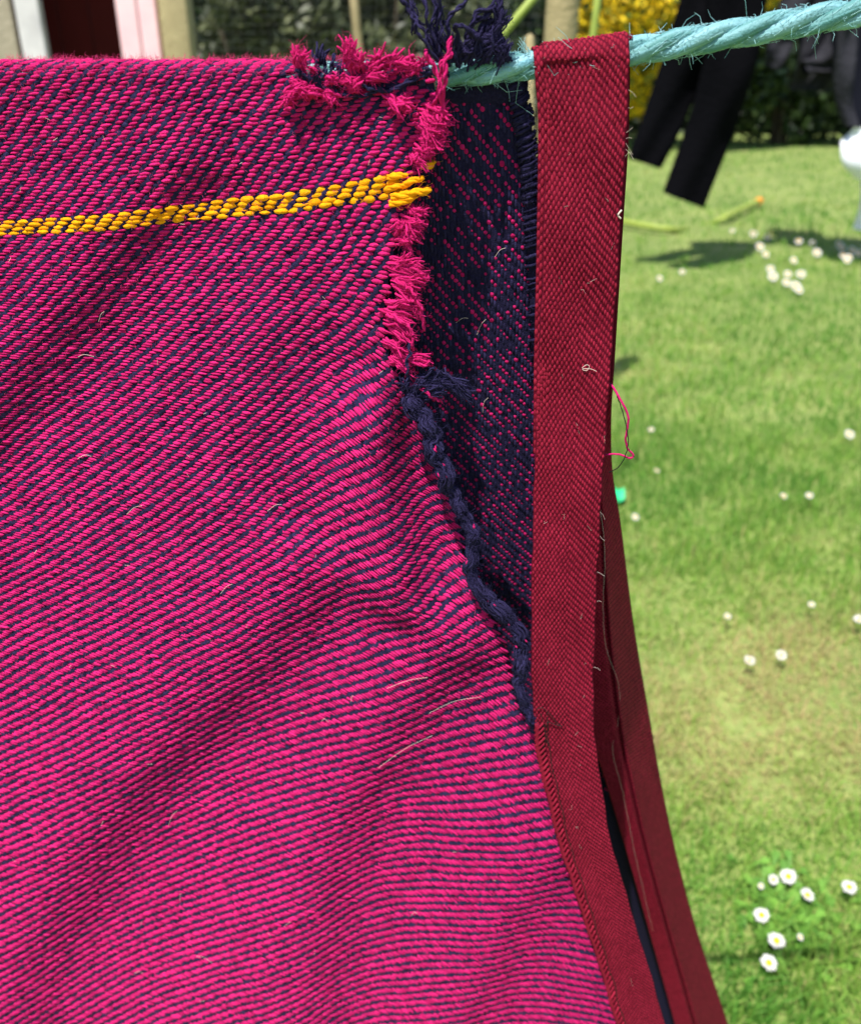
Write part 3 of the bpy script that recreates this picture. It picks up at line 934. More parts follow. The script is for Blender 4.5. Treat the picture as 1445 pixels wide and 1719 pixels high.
def float_geo(u0, j0, s0=0.52, s1=3.48, half=0.50, hgt=0.00095, fat=1.0, lift=0.0, rough=0.00009):
    n = len(u0)
    a = np.linspace(0, 1, ST)
    c = np.linspace(-1, 1, AC)
    jit = rng.normal(0, 1, (n, 6))
    us = u0[:, None] + s0 + jit[:, :1] * 0.20 + (s1 - s0 + jit[:, 1:2] * 0.32) * a[None]          # n,ST
    taper = np.array([0.40, 0.84, 1.0, 1.0, 0.84, 0.40])
    wd = half * (1 + 0.12 * jit[:, 2:3]) * taper[None]
    prof = np.array([0.28, 0.88, 1.04, 1.04, 0.88, 0.28])
    hg = hgt * (1 + 0.22 * jit[:, 3:4]) * prof[None]
    yarnslant = 0.10 * (a - 0.5)[None]
    js = j0[:, None, None] + 0.09 * jit[:, 4][:, None, None] + yarnslant[..., None] + wd[..., None] * c[None, None]   # n,ST,AC
    ub = np.repeat(us[..., None], AC, -1)
    cross = np.sqrt(np.clip(1 - (c * 0.96) ** 2, 0, 1)) * 1.05
    hz = hg[..., None] * cross[None, None] * fat - 0.0002 + lift
    hz = hz + rng.normal(0, rough, hz.shape)
    px, py = lat(ub, js)
    V = cloth(px, py, hz)
    base = (np.arange(n) * ST * AC)[:, None, None]
    ii = np.arange(ST * AC).reshape(ST, AC)
    q = np.stack([ii[:-1, :-1], ii[:-1, 1:], ii[1:, 1:], ii[1:, :-1]], -1).reshape(-1, 4)
    q = (q[None] + (np.arange(n) * ST * AC)[:, None, None]).reshape(-1, 4)
    tint = np.repeat(np.clip(0.52 + 0.36 * jit[:, 5], 0, 1), ST * AC)
    return V.reshape(n, ST * AC, 3), q, tint.reshape(n, ST * AC), ii


Qone = float_geo(FLT[:1, 0], FLT[:1, 1])[1]
isY = np.isin(FLT[:, 1], YB) & (cxp < 672)
Vp, _, Tp, _ = float_geo(FLT[:, 0], FLT[:, 1])
counts = {}
order = []
for j in np.unique(FLT[:, 1]):
    m = (FLT[:, 1] == j) & ~isY
    vis = m & (cxp > 0) & (cyp < 1719)
    if m.sum() > 5:
        order.append((-(vis.sum() * (1 + 2000 / (cyp[m].mean() + 300))), j))
order.sort()
keep = [j for _, j in order[:290]]; rest = [j for j in np.unique(FLT[:, 1]) if j not in set(keep)]


def emit(mask, name, mat, kind=None):
    k = np.nonzero(mask)[0]
    n = len(k)
    if n == 0: return None
    q = (Qone[None] + (np.arange(n) * ST * AC)[:, None, None]).reshape(-1, 4)
    me = build_mesh(Vp[k].reshape(-1, 3), [q], Tp[k].ravel())
    o = link_mesh(name, me, mat, blanket)
    if kind: o['kind'] = kind
    return o


for j in keep:
    emit((FLT[:, 1] == j) & ~isY, 'weft_yarn', M['pink'])
emit(np.isin(FLT[:, 1], rest) & ~isY, 'weft_yarns', M['pink'], 'stuff')
jc_ = np.mean(YB)
# yellow stripe: each fat float a stitch of its own
Vy, _, Ty, _ = float_geo(FLT[:, 0], jc_ + (FLT[:, 1] - jc_ + 0.5) * 1.27, 0.12, 3.84, 0.76, 0.00125, 1.0, 0.0, 0.00020)
for k in np.nonzero(isY & (FLT[:, 1] < YB[4]))[0]:
    me = build_mesh(Vy[k], [Qone], Ty[k])
    link_mesh('yellow_stitch', me, M['yellow'], blanket)

# warp showing between the floats
wu = FLT[:, 0]; wj = FLT[:, 1]
AA = np.linspace(-1, 1, 3)
a_, b_ = np.meshgrid(AA, AA)
n = len(wu)
jit = rng.normal(0, 1, (n, 5))
us = wu[:, None, None] + 0.08 * jit[:, :1, None] + 0.78 * a_[None] * (1 + 0.15 * jit[:, 1:2, None])
js = wj[:, None, None] + 0.08 * jit[:, 2:3, None] + 0.74 * b_[None]
hz = 0.00078 * (1 + 0.22 * jit[:, 3:4, None]) * np.sqrt(np.clip(1.05 - 0.5 * a_ ** 2 - 0.5 * b_ ** 2, 0, 1))[None] * (1 - 0.85 * ((abs(a_) > 0.9) & (abs(b_) > 0.9)))[None] - 0.00022
hz = hz + rng.normal(0, 0.00009, hz.shape)
px, py = lat(us, js)
V = cloth(px, py, hz)
ii = np.arange(9).reshape(3, 3)
q1 = np.stack([ii[:-1, :-1], ii[1:, :-1], ii[1:, 1:], ii[:-1, 1:]], -1).reshape(-1, 4)
q = (q1[None] + (np.arange(n) * 9)[:, None, None]).reshape(-1, 4)
me = build_mesh(V.reshape(-1, 3), [q], np.repeat(np.clip(0.5 + 0.25 * jit[:, 4], 0, 1), 9))
link_mesh('warp_yarns', me, M['navy'], blanket)['kind'] = 'stuff'

AA = np.linspace(-1, 1, 4)
a_, b_ = np.meshgrid(AA, AA)
# ---- back sheet, seen from inside
def YB_at(z):
    return YF + 2 * RW + 0.0006 + 0.11 * np.clip((ZR - z) / 0.6, 0, 2) ** 1.15


def back(px, py, h=0.0):
    Y = np.full(np.shape(px), YF + 2 * RW)
    for _ in range(6):
        p = W(px, py, Y)
        Y = YB_at(p[..., 2])
    p = W(px, py, Y)
    z = p[..., 2]
    over = np.clip(z - ZR, 0, None); R = RW + 0.0006
    p[..., 1] = np.where(over > 0, YR + (R - h) * np.cos(over / R), p[..., 1] - h)
    p[..., 2] = np.where(over > 0, ZR + (R - h) * np.sin(over / R), z)
    return p


bedge = smoothpath([(40, 850), (90, 858), (125, 868), (200, 886), (290, 900), (340, 904), (500, 912), (600, 925), (800, 950), (1050, 985), (1300, 1052), (1600, 1135), (1719, 1170), (1860, 1206)])
yy = np.arange(100, 1861, 8.0); t_ = np.linspace(0, 1, 90)
PXb = -320 + (bedge(yy)[:, None] + 318) * t_[None]; PYb = np.repeat(yy[:, None], 90, 1)
bs_ = MB(); bs_.grid(back(PXb, PYb, np.where(PYb < 170, 0.0012, -0.0006)), tint=0.25)
bk = bs_.build('back_sheet', M['navy'], blanket)
sm = bk.modifiers.new('thick', 'SOLIDIFY'); sm.thickness = 0.0012; sm.offset = 1
# weave of the inside face: navy warp floats with small pink dots
pu, pv = 0.00160, 0.00165
u_ = np.arange(-30, 130); v_ = np.arange(0, 330)
Uc, Vc = np.meshgrid(u_, v_)


def bmap(u, v):
    """weave coordinate of the back sheet -> sheet direction (through the plane of the back)"""
    x = u * pu + 0.0010 * np.sin(v * 0.045) + v * pv * 0.055
    z = ZR + 0.012 - v * pv - 0.12 * x
    Yv = YB_at(z)
    return x, z, Yv


def bproj(x, y, z):
    d = np.stack([x, y, z - CAM_H], 0)
    dep = d[1] * cp - d[2] * sp
    up = d[1] * sp + d[2] * cp
    return CX + FPX * d[0] / dep, CY - FPX * up / dep


def bsurf(u, v, h):
    x, z, Yv = bmap(u, v)
    over = np.clip(z - ZR, 0, None); R = RW + 0.0006
    y = np.where(over > 0, YR + (R - h) * np.cos(over / R), Yv - h)
    zz = np.where(over > 0, ZR + (R - h) * np.sin(over / R), z)
    return np.stack([x, y, zz], -1)


kk = (Uc - Vc) % 4
cen = kk == 0                                 # pink dot
Ud, Vd = Uc[cen].astype(float), Vc[cen].astype(float)
xx, zz, Yv = bmap(Ud, Vd)
bx, by = bproj(xx, Yv, zz)
s_ = (bx > np.minimum(edge(by), 900) - 60) & (bx < bedge(by) - 12) & (by > 60) & (by < 1330)
Ud, Vd = Ud[s_], Vd[s_]
n = len(Ud)
# navy floats (vertical, between dots)
a = np.linspace(0, 1, 6); c = np.linspace(-1, 1, 5)
jit = rng.normal(0, 1, (n, 6))
vs = Vd[:, None, None] + 0.45 + 0.1 * jit[:, :1, None] + 3.1 * a[None, :, None] + 0 * c
us = Ud[:, None, None] + 0.07 * jit[:, 1:2, None] + 0.56 * np.array([0.45, 0.85, 1, 1, 0.85, 0.45])[None, :, None] * c + 0.12 * (a - 0.5)[None, :, None]
hz = 0.00115 * (1 + 0.25 * jit[:, 2:3, None]) * np.array([0.3, 0.85, 1, 1, 0.85, 0.3])[None, :, None] * np.sqrt(1 - (0.95 * c) ** 2)
V = bsurf(us, vs, hz)
ii = np.arange(30).reshape(6, 5)
q1 = np.stack([ii[:-1, :-1], ii[1:, :-1], ii[1:, 1:], ii[:-1, 1:]], -1).reshape(-1, 4)
me = build_mesh(V.reshape(-1, 3), [(q1[None] + (np.arange(n) * 30)[:, None, None]).reshape(-1, 4)], np.repeat(np.clip(0.5 + 0.25 * jit[:, 3], 0, 1), 30))
link_mesh('inside_warp_yarns', me, M['navy'], blanket)['kind'] = 'stuff'
us = Ud[:, None, None] + 0.52 * a_[None] * (1 + 0.15 * jit[:, 1:2, None]); vs = Vd[:, None, None] + 0.58 * b_[None] * (1 + 0.15 * jit[:, 4:5, None])
hz = 0.00088 * (1 + 0.3 * jit[:, 3:4, None]) * np.sqrt(np.clip(1.05 - 0.5 * a_ ** 2 - 0.5 * b_ ** 2, 0, 1))[None] - 0.0001
V = bsurf(us, vs, hz)
q1 = np.stack([(i4 := np.arange(16).reshape(4, 4))[:-1, :-1], i4[1:, :-1], i4[1:, 1:], i4[:-1, 1:]], -1).reshape(-1, 4)
me = build_mesh(V.reshape(-1, 3), [(q1[None] + (np.arange(n) * 16)[:, None, None]).reshape(-1, 4)], np.repeat(np.clip(0.3 + 0.2 * jit[:, 5], 0, 1), 16))  # same pink wool, lower tint: shade of the inside face put into the colour
link_mesh('inside_weft_dots', me, M['pink'], blanket)['kind'] = 'stuff'


# ---- yarn ends, fringe, rolled selvedge
def FP(px, py, h=0.0):
    """a point h in front of the front sheet plane"""
    p = W(px, py, YF - h)
    return p


def yarn(name, pts, rad, mat, parent=None, ply=2, n=None, fuzz=0, taper_end=0.55, wob=0.0006, hairmb=None):
    """plied yarn through sheet points (px, py, proud)"""
    C = np.array([FP(x, y, h) for x, y, h in pts])
    L = np.linalg.norm(np.diff(C, axis=0), axis=1).sum()
    n = n or max(8, int(L / 0.0011))
    C = spline(C, n)
    C = C + np.stack([np.convolve(rng.normal(0, wob, n), [0.25, 0.5, 0.25], 'same') for _ in range(3)], -1)
    T = np.gradient(C, axis=0); T /= np.linalg.norm(T, axis=1)[:, None]
    A = np.cross(T, [0, 1, 0]); A /= np.linalg.norm(A, axis=1)[:, None] + 1e-9
    B = np.cross(T, A)
    rr = rad * np.concatenate([np.ones(n - 4), [0.98, 0.9, 0.78, taper_end]])
    rr = rr * (1 + 0.10 * np.sin(np.linspace(0, 9, n) + rng.uniform(0, 6)))
    mb = MB()
    s = np.linspace(0, L, n)
    for k in range(ply):
        ph = 2 * math.pi * k / ply + s / (rad * 5.5) * 2 * math.pi * 0.5
        off = 0.5 * rr if ply > 1 else 0 * rr
        mb.tube(C + off[:, None] * (np.cos(ph)[:, None] * A + np.sin(ph)[:, None] * B), rr * (0.66 if ply > 1 else 1), 6, tint=np.clip(0.55 + rng.normal(0, 0.12), 0, 1))
    if fuzz:
        for _ in range(int(L / 0.001 * fuzz)):
            k = rng.integers(0, n)
            d = rng.normal(size=3); d /= np.linalg.norm(d)
            l = rng.uniform(0.001, 0.0038)
            p0 = C[k] + d * rr[k] * 0.6
            p1 = p0 + d * l * 0.6 + T[k] * rng.normal(0, 0.6) * l
            p2 = p1 + d * l * 0.2 + T[k] * rng.normal(0, 0.8) * l
            mb.tube(np.array([p0, p1, p2]), [0.00006, 0.00005, 0.00003], 3, caps=False, tint=0.7)
    return mb.build(name, mat, parent or blanket)


def tuft(name, x, y, ex, ey, k, spread, mat, r0=.0006, base=.002, top=.005, fz=0.5, sp0=6):
    """a splayed bundle of short yarn ends, one mesh"""
    mbs = MB()
    for q in range(int(k * (1.15 if mat is M['pink'] else 1.3))):
        a = rng.normal(0, 1, 4)
        p = [(x + a[0] * sp0, y + a[1] * sp0, base), ((x + ex) / 2 + a[2] * spread * 0.5, (y + ey) / 2 + a[3] * spread * 0.5, (base + top) / 2 + 0.001),
             (ex + rng.normal(0, spread), ey + rng.normal(0, spread), top + rng.normal(0, 0.0012))]
        C = spline(np.array([FP(*t) for t in p]), 8)
        C += np.cumsum(rng.normal(0, 0.00030, C.shape), axis=0)
        mbs.tube(C, r0 * rng.uniform(0.5, 1.05) * (1.15 if mat is M['pink'] else 1) * np.array([1, 1, 1, 1, .97, .92, .82, .6]), 5, tint=np.clip(rng.normal(0.6, 0.2), 0, 1))
        for _ in range(int(14 * fz)):
            d = rng.normal(size=3); d /= np.linalg.norm(d); kx = rng.integers(2, 8)
            l = rng.uniform(0.0015, 0.0045)
            p0 = C[kx]; p1 = p0 + d * l * 0.5; p2 = p1 + (d + rng.normal(0, 0.5, 3)) * l * 0.5
            mbs.tube(np.array([p0, p1, p2]), [0.00005, 0.00005, 0.00003], 3, caps=False, tint=0.8)
    return mbs.build(name, mat, blanket)


# navy strands standing up from the corner knot
for pts, r_ in (
    ([(752, 130, .004), (742, 96, .005), (722, 66, .006), (704, 42, .006), (692, 18, .004), (676, 2, .004), (664, -14, .003)], .0008),
    ([(748, 118, .006), (735, 84, .008), (722, 52, .010), (715, 22, .011), (711, -12, .009)], .0008),
    ([(742, 110, .007), (712, 70, .012), (698, 48, .014), (692, 20, .014)], .0007),
    ([(756, 112, .005), (748, 74, .008), (738, 46, .010), (741, 18, .010), (738, -14, .012)], .0008),
    ([(758, 104, .004), (752, 68, .006), (752, 40, .006), (764, 18, .007), (784, -2, .006), (792, -18, .006)], .0009),
    ([(764, 104, .003), (768, 66, .006), (766, 42, .010), (780, 46, .012), (796, 58, .008), (812, 70, .004)], .0010),
    ([(790, 96, .002), (784, 60, .003), (796, 36, .003), (816, 26, .004), (836, 8, .004), (846, -18, .003)], .0012),
    ([(800, 98, .000), (796, 70, .001), (806, 46, .002), (828, 34, .002), (838, 16, .003), (836, -10, .002)], .0012),
    ([(812, 98, -.002), (818, 72, .000), (830, 52, .000), (848, 76, .000), (850, 96, -.002)], .0012),
    ([(775, 96, .000), (800, 78, .003), (828, 64, .003), (846, 84, .001), (858, 110, -.004)], .0012),
    ([(770, 110, .001), (790, 84, .004), (812, 62, .004), (836, 60, .002), (852, 92, -.002)], .0010),
    ([(722, 108, .006), (716, 60, .007), (728, 22, .006), (724, -10, .004)], .0006),
    ([(806, 60, .004), (790, 46, .006), (802, 22, .006), (826, 12, .005), (834, -6, .004)], .0010),
):
    yarn('loose_navy_thread', pts, r_, M['navy'], fuzz=0.5)
for pts, r_ in (
    ([(744, 200, .004), (742, 160, .008), (734, 128, .009), (720, 100, .010), (712, 84, .010)], .0010),
    ([(742, 190, .004), (746, 150, .008), (748, 118, .010), (750, 86, .010), (760, 60, .009)], .0010),
    ([(730, 180, .003), (738, 140, .007), (740, 112, .009), (752, 92, .009), (757, 72, .009)], .0009),
):
    yarn('loose_pink_thread', pts, r_, M['pink'], fuzz=0.4)
for (x, y, ex, ey, k, s) in ((790, 100, 806, 66, 26, 8), (812, 100, 836, 62, 26, 9), (836, 104, 850, 78, 22, 7), (770, 98, 784, 72, 18, 7), (826, 70, 846, 20, 22, 5), (800, 84, 824, 40, 22, 7), (760, 100, 752, 70, 14, 6), (742, 96, 722, 52, 12, 6), (700, 50, 690, 6, 8, 6), (735, 50, 740, 4, 7, 8)):
    tuft('frayed_navy_tuft', x, y, ex, ey, k, s, M['navy'], .0006, 0.001, 0.003, sp0=7)
# strands lying over the worn place
for pts, r_ in (
    ([(497, 116, .006), (510, 128, .0035), (530, 140, .003), (560, 154, .0025), (596, 162, .0025), (628, 156, .003), (640, 148, .002)], .00075),
    ([(500, 112, .005), (520, 132, .004), (548, 147, .003), (585, 160, .003), (612, 160, .002)], .00065),
    ([(608, 142, .003), (634, 151, .0035), (664, 146, .0035), (696, 128, .004), (724, 114, .005)], .00075),
    ([(622, 148, .003), (650, 150, .004), (690, 134, .004), (718, 124, .005), (730, 122, .005)], .00070),
    ([(676, 140, .003), (700, 122, .004), (722, 112, .006), (728, 128, .006)], .00065),
):
    yarn('loose_navy_thread', pts, r_, M['navy'], fuzz=0.35)
for k in range(13):        # broken warp ends at the worn place
    x = 518 + k * 4.2 + rng.normal(0, 2)
    y0 = 100 + rng.normal(0, 6)
    yarn('broken_navy_end', [(x + rng.normal(0, 3), 148 + rng.normal(0, 5), .0015), (x + rng.normal(0, 2), 130, .004), (x + 4 + rng.normal(0, 3), 112 + rng.normal(0, 5), .0045)], .00065, M['navy'], fuzz=0.4)
for (x, y, ex, ey) in ((535, 100, 532, 72), (541, 98, 542, 74), (547, 100, 553, 80), (530, 104, 524, 82), (556, 106, 562, 92)):
    yarn('broken_navy_end', [(x, y + 10, .000), (x, y - 4, .002), (ex, ey, .001)], .0009, M['navy'], fuzz=0.6)


# pink tufts around the worn place
for (x, y, ex, ey, k, s) in ((508, 118, 500, 90, 22, 8), (500, 108, 512, 84, 14, 6), (590, 112, 586, 72, 26, 7), (602, 112, 604, 92, 18, 7), (622, 112, 640, 100, 16, 8),
                             (640, 112, 668, 98, 14, 8), (668, 112, 700, 98, 12, 8), (500, 150, 482, 168, 18, 7), (520, 148, 500, 140, 16, 7), (530, 158, 512, 150, 14, 7),
                             (545, 152, 560, 166, 14, 8), (590, 150, 606, 140, 12, 8), (660, 168, 690, 176, 14, 7), (650, 160, 672, 182, 14, 8), (530, 120, 520, 116, 8, 4), (552, 138, 558, 132, 10, 4),
                             (566, 128, 584, 132, 12, 6), (616, 132, 640, 128, 14, 9), (690, 118, 706, 110, 14, 8)):
    tuft('frayed_pink_tuft', x, y, ex, ey, k, s, M['pink'], .00062)
# ragged torn edge: bunches of pink yarn ends
E_ = [(712, 190, 742, 205, 26, 9), (708, 210, 740, 222, 28, 9), (706, 232, 738, 238, 24, 8), (700, 250, 722, 256, 20, 7), (694, 262, 706, 278, 14, 6), (716, 200, 726, 240, 20, 9), (722, 176, 744, 190, 16, 7),
      (690, 352, 708, 360, 18, 6), (684, 368, 706, 380, 20, 6), (678, 384, 696, 398, 16, 6), (672, 402, 690, 408, 12, 6), (664, 384, 676, 374, 10, 5),
      (668, 440, 704, 446, 16, 5), (664, 452, 712, 462, 18, 5), (662, 462, 708, 472, 18, 6), (660, 475, 698, 486, 14, 6), (664, 446, 686, 432, 10, 5),
      (652, 506, 690, 508, 7, 4), (650, 512, 704, 524, 6, 4), (648, 520, 690, 536, 9, 5), (650, 536, 690, 560, 9, 5), (655, 552, 694, 576, 8, 6),
      (668, 484, 690, 506, 10, 6), (682, 490, 704, 520, 7, 5), (664, 588, 700, 602, 16, 6), (660, 604, 690, 620, 14, 6), (672, 590, 716, 606, 12, 6), (650, 572, 674, 588, 14, 6)]
for (x, y, ex, ey, k, s) in E_:
    tuft('frayed_pink_tuft', x, y, ex, ey, k, s, M['pink'], .00058, 0.001, 0.0045, sp0=5)
for pts in ([(652, 516, .002), (672, 508, .005), (692, 504, .006), (712, 520, .006)], [(648, 528, .002), (672, 536, .006), (690, 552, .007), (694, 588, .004)],
            [(664, 470, .002), (690, 486, .006), (704, 512, .006), (712, 556, .003)], [(668, 450, .002), (692, 452, .006), (716, 468, .005), (719, 462, .005)],
            [(676, 640, .002), (706, 654, .005), (728, 668, .005), (742, 678, .004)], [(660, 600, .002), (690, 606, .005), (716, 612, .006), (722, 604, .006)]):
    yarn('loose_pink_thread', pts, .0009, M['pink'], fuzz=0.4)
# yellow ends sticking out of the stripe
for pts, r_ in (([(650, 298, .001), (670, 296, .0025), (684, 293, .002)], .0013), ([(674, 312, .001), (696, 302, .003), (712, 298, .003)], .0014), ([(658, 330, .001), (690, 324, .004), (723, 317, .003)], .0016),
                ([(655, 341, .001), (678, 338, .0035), (700, 328, .003)], .0015), ([(652, 316, .001), (668, 312, .0025), (682, 310, .002)], .0012), ([(700, 268, -.002), (715, 279, .001), (730, 272, -.003)], .0015)):
    yarn('loose_yellow_end', pts, r_, M['yellow'], ply=3, fuzz=2.0, taper_end=0.6, wob=0.0003)

# rolled navy selvedge along the tear
sel_path = [(684, 664, .003), (700, 688, .0045), (722, 720, .0055), (728, 752, .0055), (744, 790, .005), (762, 836, .0045), (782, 872, .005), (796, 905, .006), (788, 950, .0055), (800, 985, .006),
            (832, 1018, .0065), (862, 1048, .006), (878, 1085, .006), (872, 1130, .006), (874, 1170, .005), (892, 1200, .003), (902, 1228, .000)]
SC = spline(np.array([FP(*t) for t in sel_path]), 260)
ww_ = np.linspace(0, 1, 260)
SC[:, 0] += 0.0011 * np.sin(ww_ * 95) * np.sin(ww_ * 17) + 0.0006 * np.sin(ww_ * 171)
SC[:, 1] += 0.0009 * np.cos(ww_ * 83)
Tn = np.gradient(SC, axis=0); Tn /= np.linalg.norm(Tn, axis=1)[:, None]
An = np.cross(Tn, [0, 1, 0]); An /= np.linalg.norm(An, axis=1)[:, None]
Bn = np.cross(Tn, An)
ss = np.concatenate([[0], np.cumsum(np.linalg.norm(np.diff(SC, axis=0), axis=1))])
roll = MB()
def wander(n, amp, scale):
    k = max(4, int(n / scale)); c = rng.normal(0, amp, k)
    return np.interp(np.linspace(0, k - 1, n), np.arange(k), c)


thick = 1 + 0.25 * np.sin(ss / 0.02) + 0.15 * np.sin(ss / 0.0073 + 1)
roll.tube(SC, 0.0024 * thick, 10, tint=0.3)
for k in range(34):
    ph = 2 * math.pi * k / 34 + wander(260, 0.7, 22) + ss / 0.09 * 2 * math.pi * (0.5 if k % 3 else -0.4)
    rr = (0.0030 + wander(260, 0.0005, 12)) * thick
    roll.tube(SC + rr[:, None] * (np.cos(ph)[:, None] * An + 0.8 * np.sin(ph)[:, None] * Bn) + rng.normal(0, 0.00016, SC.shape), 0.00062 * (1 + 0.25 * np.sin(ss / 0.003 + k)), 5, tint=np.clip(0.55 + rng.normal(0, 0.25), 0, 1))
for _ in range(2600):
    k = rng.integers(0, 260); d = rng.normal(size=3); d /= np.linalg.norm(d)
    l = rng.uniform(0.001, 0.004); p0 = SC[k] + d * 0.0032
    p1 = p0 + (d * 0.4 + rng.normal(0, 0.5, 3)) * l; p2 = p1 + rng.normal(0, 0.6, 3) * l
    roll.tube(np.array([p0, p1, p2]), [0.00007, 0.00006, 0.00003], 3, caps=False, tint=0.8)
ro = roll.build('rolled_selvedge', M['navy'], blanket)
dots = MB()
for k in list(rng.integers(10, 250, 14)):
    ph = rng.uniform(math.pi * 0.9, math.pi * 1.9)
    c0 = SC[k] + 0.0036 * (math.cos(ph) * An[k] + 0.8 * math.sin(ph) * Bn[k]); c0[1] = SC[k][1] - 0.0034
    dots.tube(np.array([c0 - Tn[k] * 0.0011, c0 + [0, -0.0002, 0], c0 + Tn[k] * 0.0011]), [0.0003, 0.0005, 0.0003], 6)
dots.build('pink_dots', M['pink'], ro)['kind'] = 'stuff'
# navy knot and tufts where the tear turns
for (x, y, ex, ey, k, s) in ((700, 646, 760, 640, 14, 6), (722, 632, 790, 662, 22, 7), (740, 628, 776, 650, 16, 6), (690, 660, 706, 640, 12, 6), (716, 650, 738, 634, 14, 6), (700, 668, 742, 656, 12, 6), (684, 656, 680, 640, 10, 5)):
    tuft('frayed_navy_tuft', x, y, ex, ey, k, s, M['navy'], .0006, 0.002, 0.006, sp0=6)
for pts in ([(684, 640, .004), (682, 620, .006), (688, 596, .007), (686, 576, .006)], [(700, 664, .004), (730, 650, .007), (752, 652, .006)], [(716, 636, .004), (722, 622, .007), (728, 616, .006)],
            [(724, 626, .004), (752, 630, .007), (780, 652, .006), (800, 658, .005)]):
    yarn('loose_navy_thread', pts, .0008, M['navy'], fuzz=0.6)

# thick whip-stitched edge of the back sheet
bp = np.array([back(np.float64(x), np.float64(y), 0.0012) for x, y in ((858, 112), (866, 145), (874, 185), (882, 230), (888, 275), (892, 320), (894, 380), (898, 450), (904, 600), (915, 760), (930, 900))])
BC = spline(bp, 160)
mb = MB()
mb.tube(BC, 0.0034, 10, tint=0.35)
hemo = mb.build('back_hem', M['navy'], blanket)
mb = MB()
for k in range(2, 155, 2):
    p = BC[k]; t = (BC[k + 1] - BC[k - 1]); t /= np.linalg.norm(t)
    s = np.cross(t, [0, 1, 0]); s /= np.linalg.norm(s)
    a_s = rng.normal(0, 0.45)
    arc = [p + s * (0.0042 * math.cos(q)) + np.array([0, -1, 0]) * 0.0042 * max(math.sin(q), -0.2) + t * (0.0034 * (q / math.pi - 0.5 + a_s)) for q in np.linspace(0.1, math.pi - 0.1, 7)]
    mb.tube(np.array(arc) + rng.normal(0, 0.00022, (7, 3)), 0.0009 * rng.uniform(0.6, 1.25), 5, tint=np.clip(rng.normal(0.5, 0.2), 0, 1))
for _ in range(1500):
    k = rng.integers(2, 158); d = rng.normal(size=3); d[1] = -abs(d[1]); d /= np.linalg.norm(d)
    p0 = BC[k] + d * 0.0042; l = rng.uniform(0.001, 0.0035)
    mb.tube(np.array([p0, p0 + (d + rng.normal(0, 0.6, 3)) * l * 0.5, p0 + (d + rng.normal(0, 0.8, 3)) * l]), [0.00006, 0.00005, 0.00003], 3, caps=False, tint=0.8)
mb.build('whip_stitches', M['navy'], hemo)['kind'] = 'stuff'

# surface fuzz: short curled fibres over the front, denser along the top bend
fz = MB()


def fibres(mbf, n, x0, x1, y0, y1, lmin, lmax, r0, stand=0.5, clip=True):
    x = rng.uniform(x0, x1, n); y = rng.uniform(y0, y1, n)
    k = x < edge(y) - 4
    x, y = x[k], y[k]
    P0 = cloth(x, y, 0.0009)
    Nn = cloth(x, y, 0.0019) - P0
    Nn /= np.linalg.norm(Nn, axis=1)[:, None]
    for p, nn in zip(P0, Nn):
        l = rng.uniform(lmin, lmax)
        d = nn * stand + rng.normal(0, 0.7, 3)
        d /= np.linalg.norm(d)
        p1 = p + d * l * 0.4; d2 = d + rng.normal(0, 0.7, 3); d2 /= np.linalg.norm(d2)
        p2 = p1 + d2 * l * 0.35; d3 = d2 + rng.normal(0, 0.8, 3); d3 /= np.linalg.norm(d3)
        mbf.tube(np.array([p, p1, p2, p2 + d3 * l * 0.25]), [r0, r0, r0 * 0.8, r0 * 0.4], 3, caps=False, tint=rng.random())


fibres(fz, 2600, 0, 740, 50, 125, 0.0012, 0.0036, 0.000045, 0.9)
fibres(fz, 9000, 0, 1000, 120, 1719, 0.0012, 0.0034, 0.00005, 0.45)
fz.build('fuzz', M['fuzz'], blanket)['kind'] = 'stuff'
pf = MB()
for (x, y, ln, an) in ((635, 1285, 100, 25), (650, 1150, 70, 15), (280, 1395, 30, 60), (330, 1606, 28, -15), (165, 540, 20, 60), (720, 1200, 90, 12), (215, 860, 30, 30), (130, 770, 24, 10), (375, 985, 26, 40),
                       (450, 855, 24, 20), (590, 1175, 10, 70), (300, 1520, 12, 80), (130, 600, 26, 0), (540, 1210, 12, 0), (222, 1645, 16, 5), (690, 1545, 12, 30), (175, 1375, 9, 60), (480, 1540, 12, 30), (800, 560, 30, 60), (830, 430, 24, 40),
                       (810, 690, 26, 70), (765, 540, 22, 20)):
    a = math.radians(an)
    pts = [(x, y), (x + ln * 0.5 * math.cos(a) + rng.normal(0, 2), y - ln * 0.5 * math.sin(a) - 4), (x + ln * math.cos(a), y - ln * math.sin(a))]
    if x < float(edge(y)) - 10:
        C = np.array([cloth(np.float64(q[0]), np.float64(q[1]), 0.0016) for q in pts])
    else:
        C = np.array([back(np.float64(q[0]), np.float64(q[1]), 0.0018) for q in pts])
    pf.tube(spline(C, 10), 0.00009, 4, caps=False)
for _ in range(60):
    x = rng.uniform(0, 860); y = rng.uniform(130, 1719)
    if x > float(edge(y)) - 12: continue
    a = rng.uniform(0, 3.14); l = rng.uniform(4, 10)
    C = np.array([cloth(np.float64(x + l * t * math.cos(a)), np.float64(y + l * t * math.sin(a)), 0.0014 + 0.0004 * (1 - t)) for t in (-0.5, 0, 0.5)])
    pf.tube(C, 0.00010, 3, caps=False)
pf.build('lint', M['pale_fibre'], blanket)['kind'] = 'stuff'

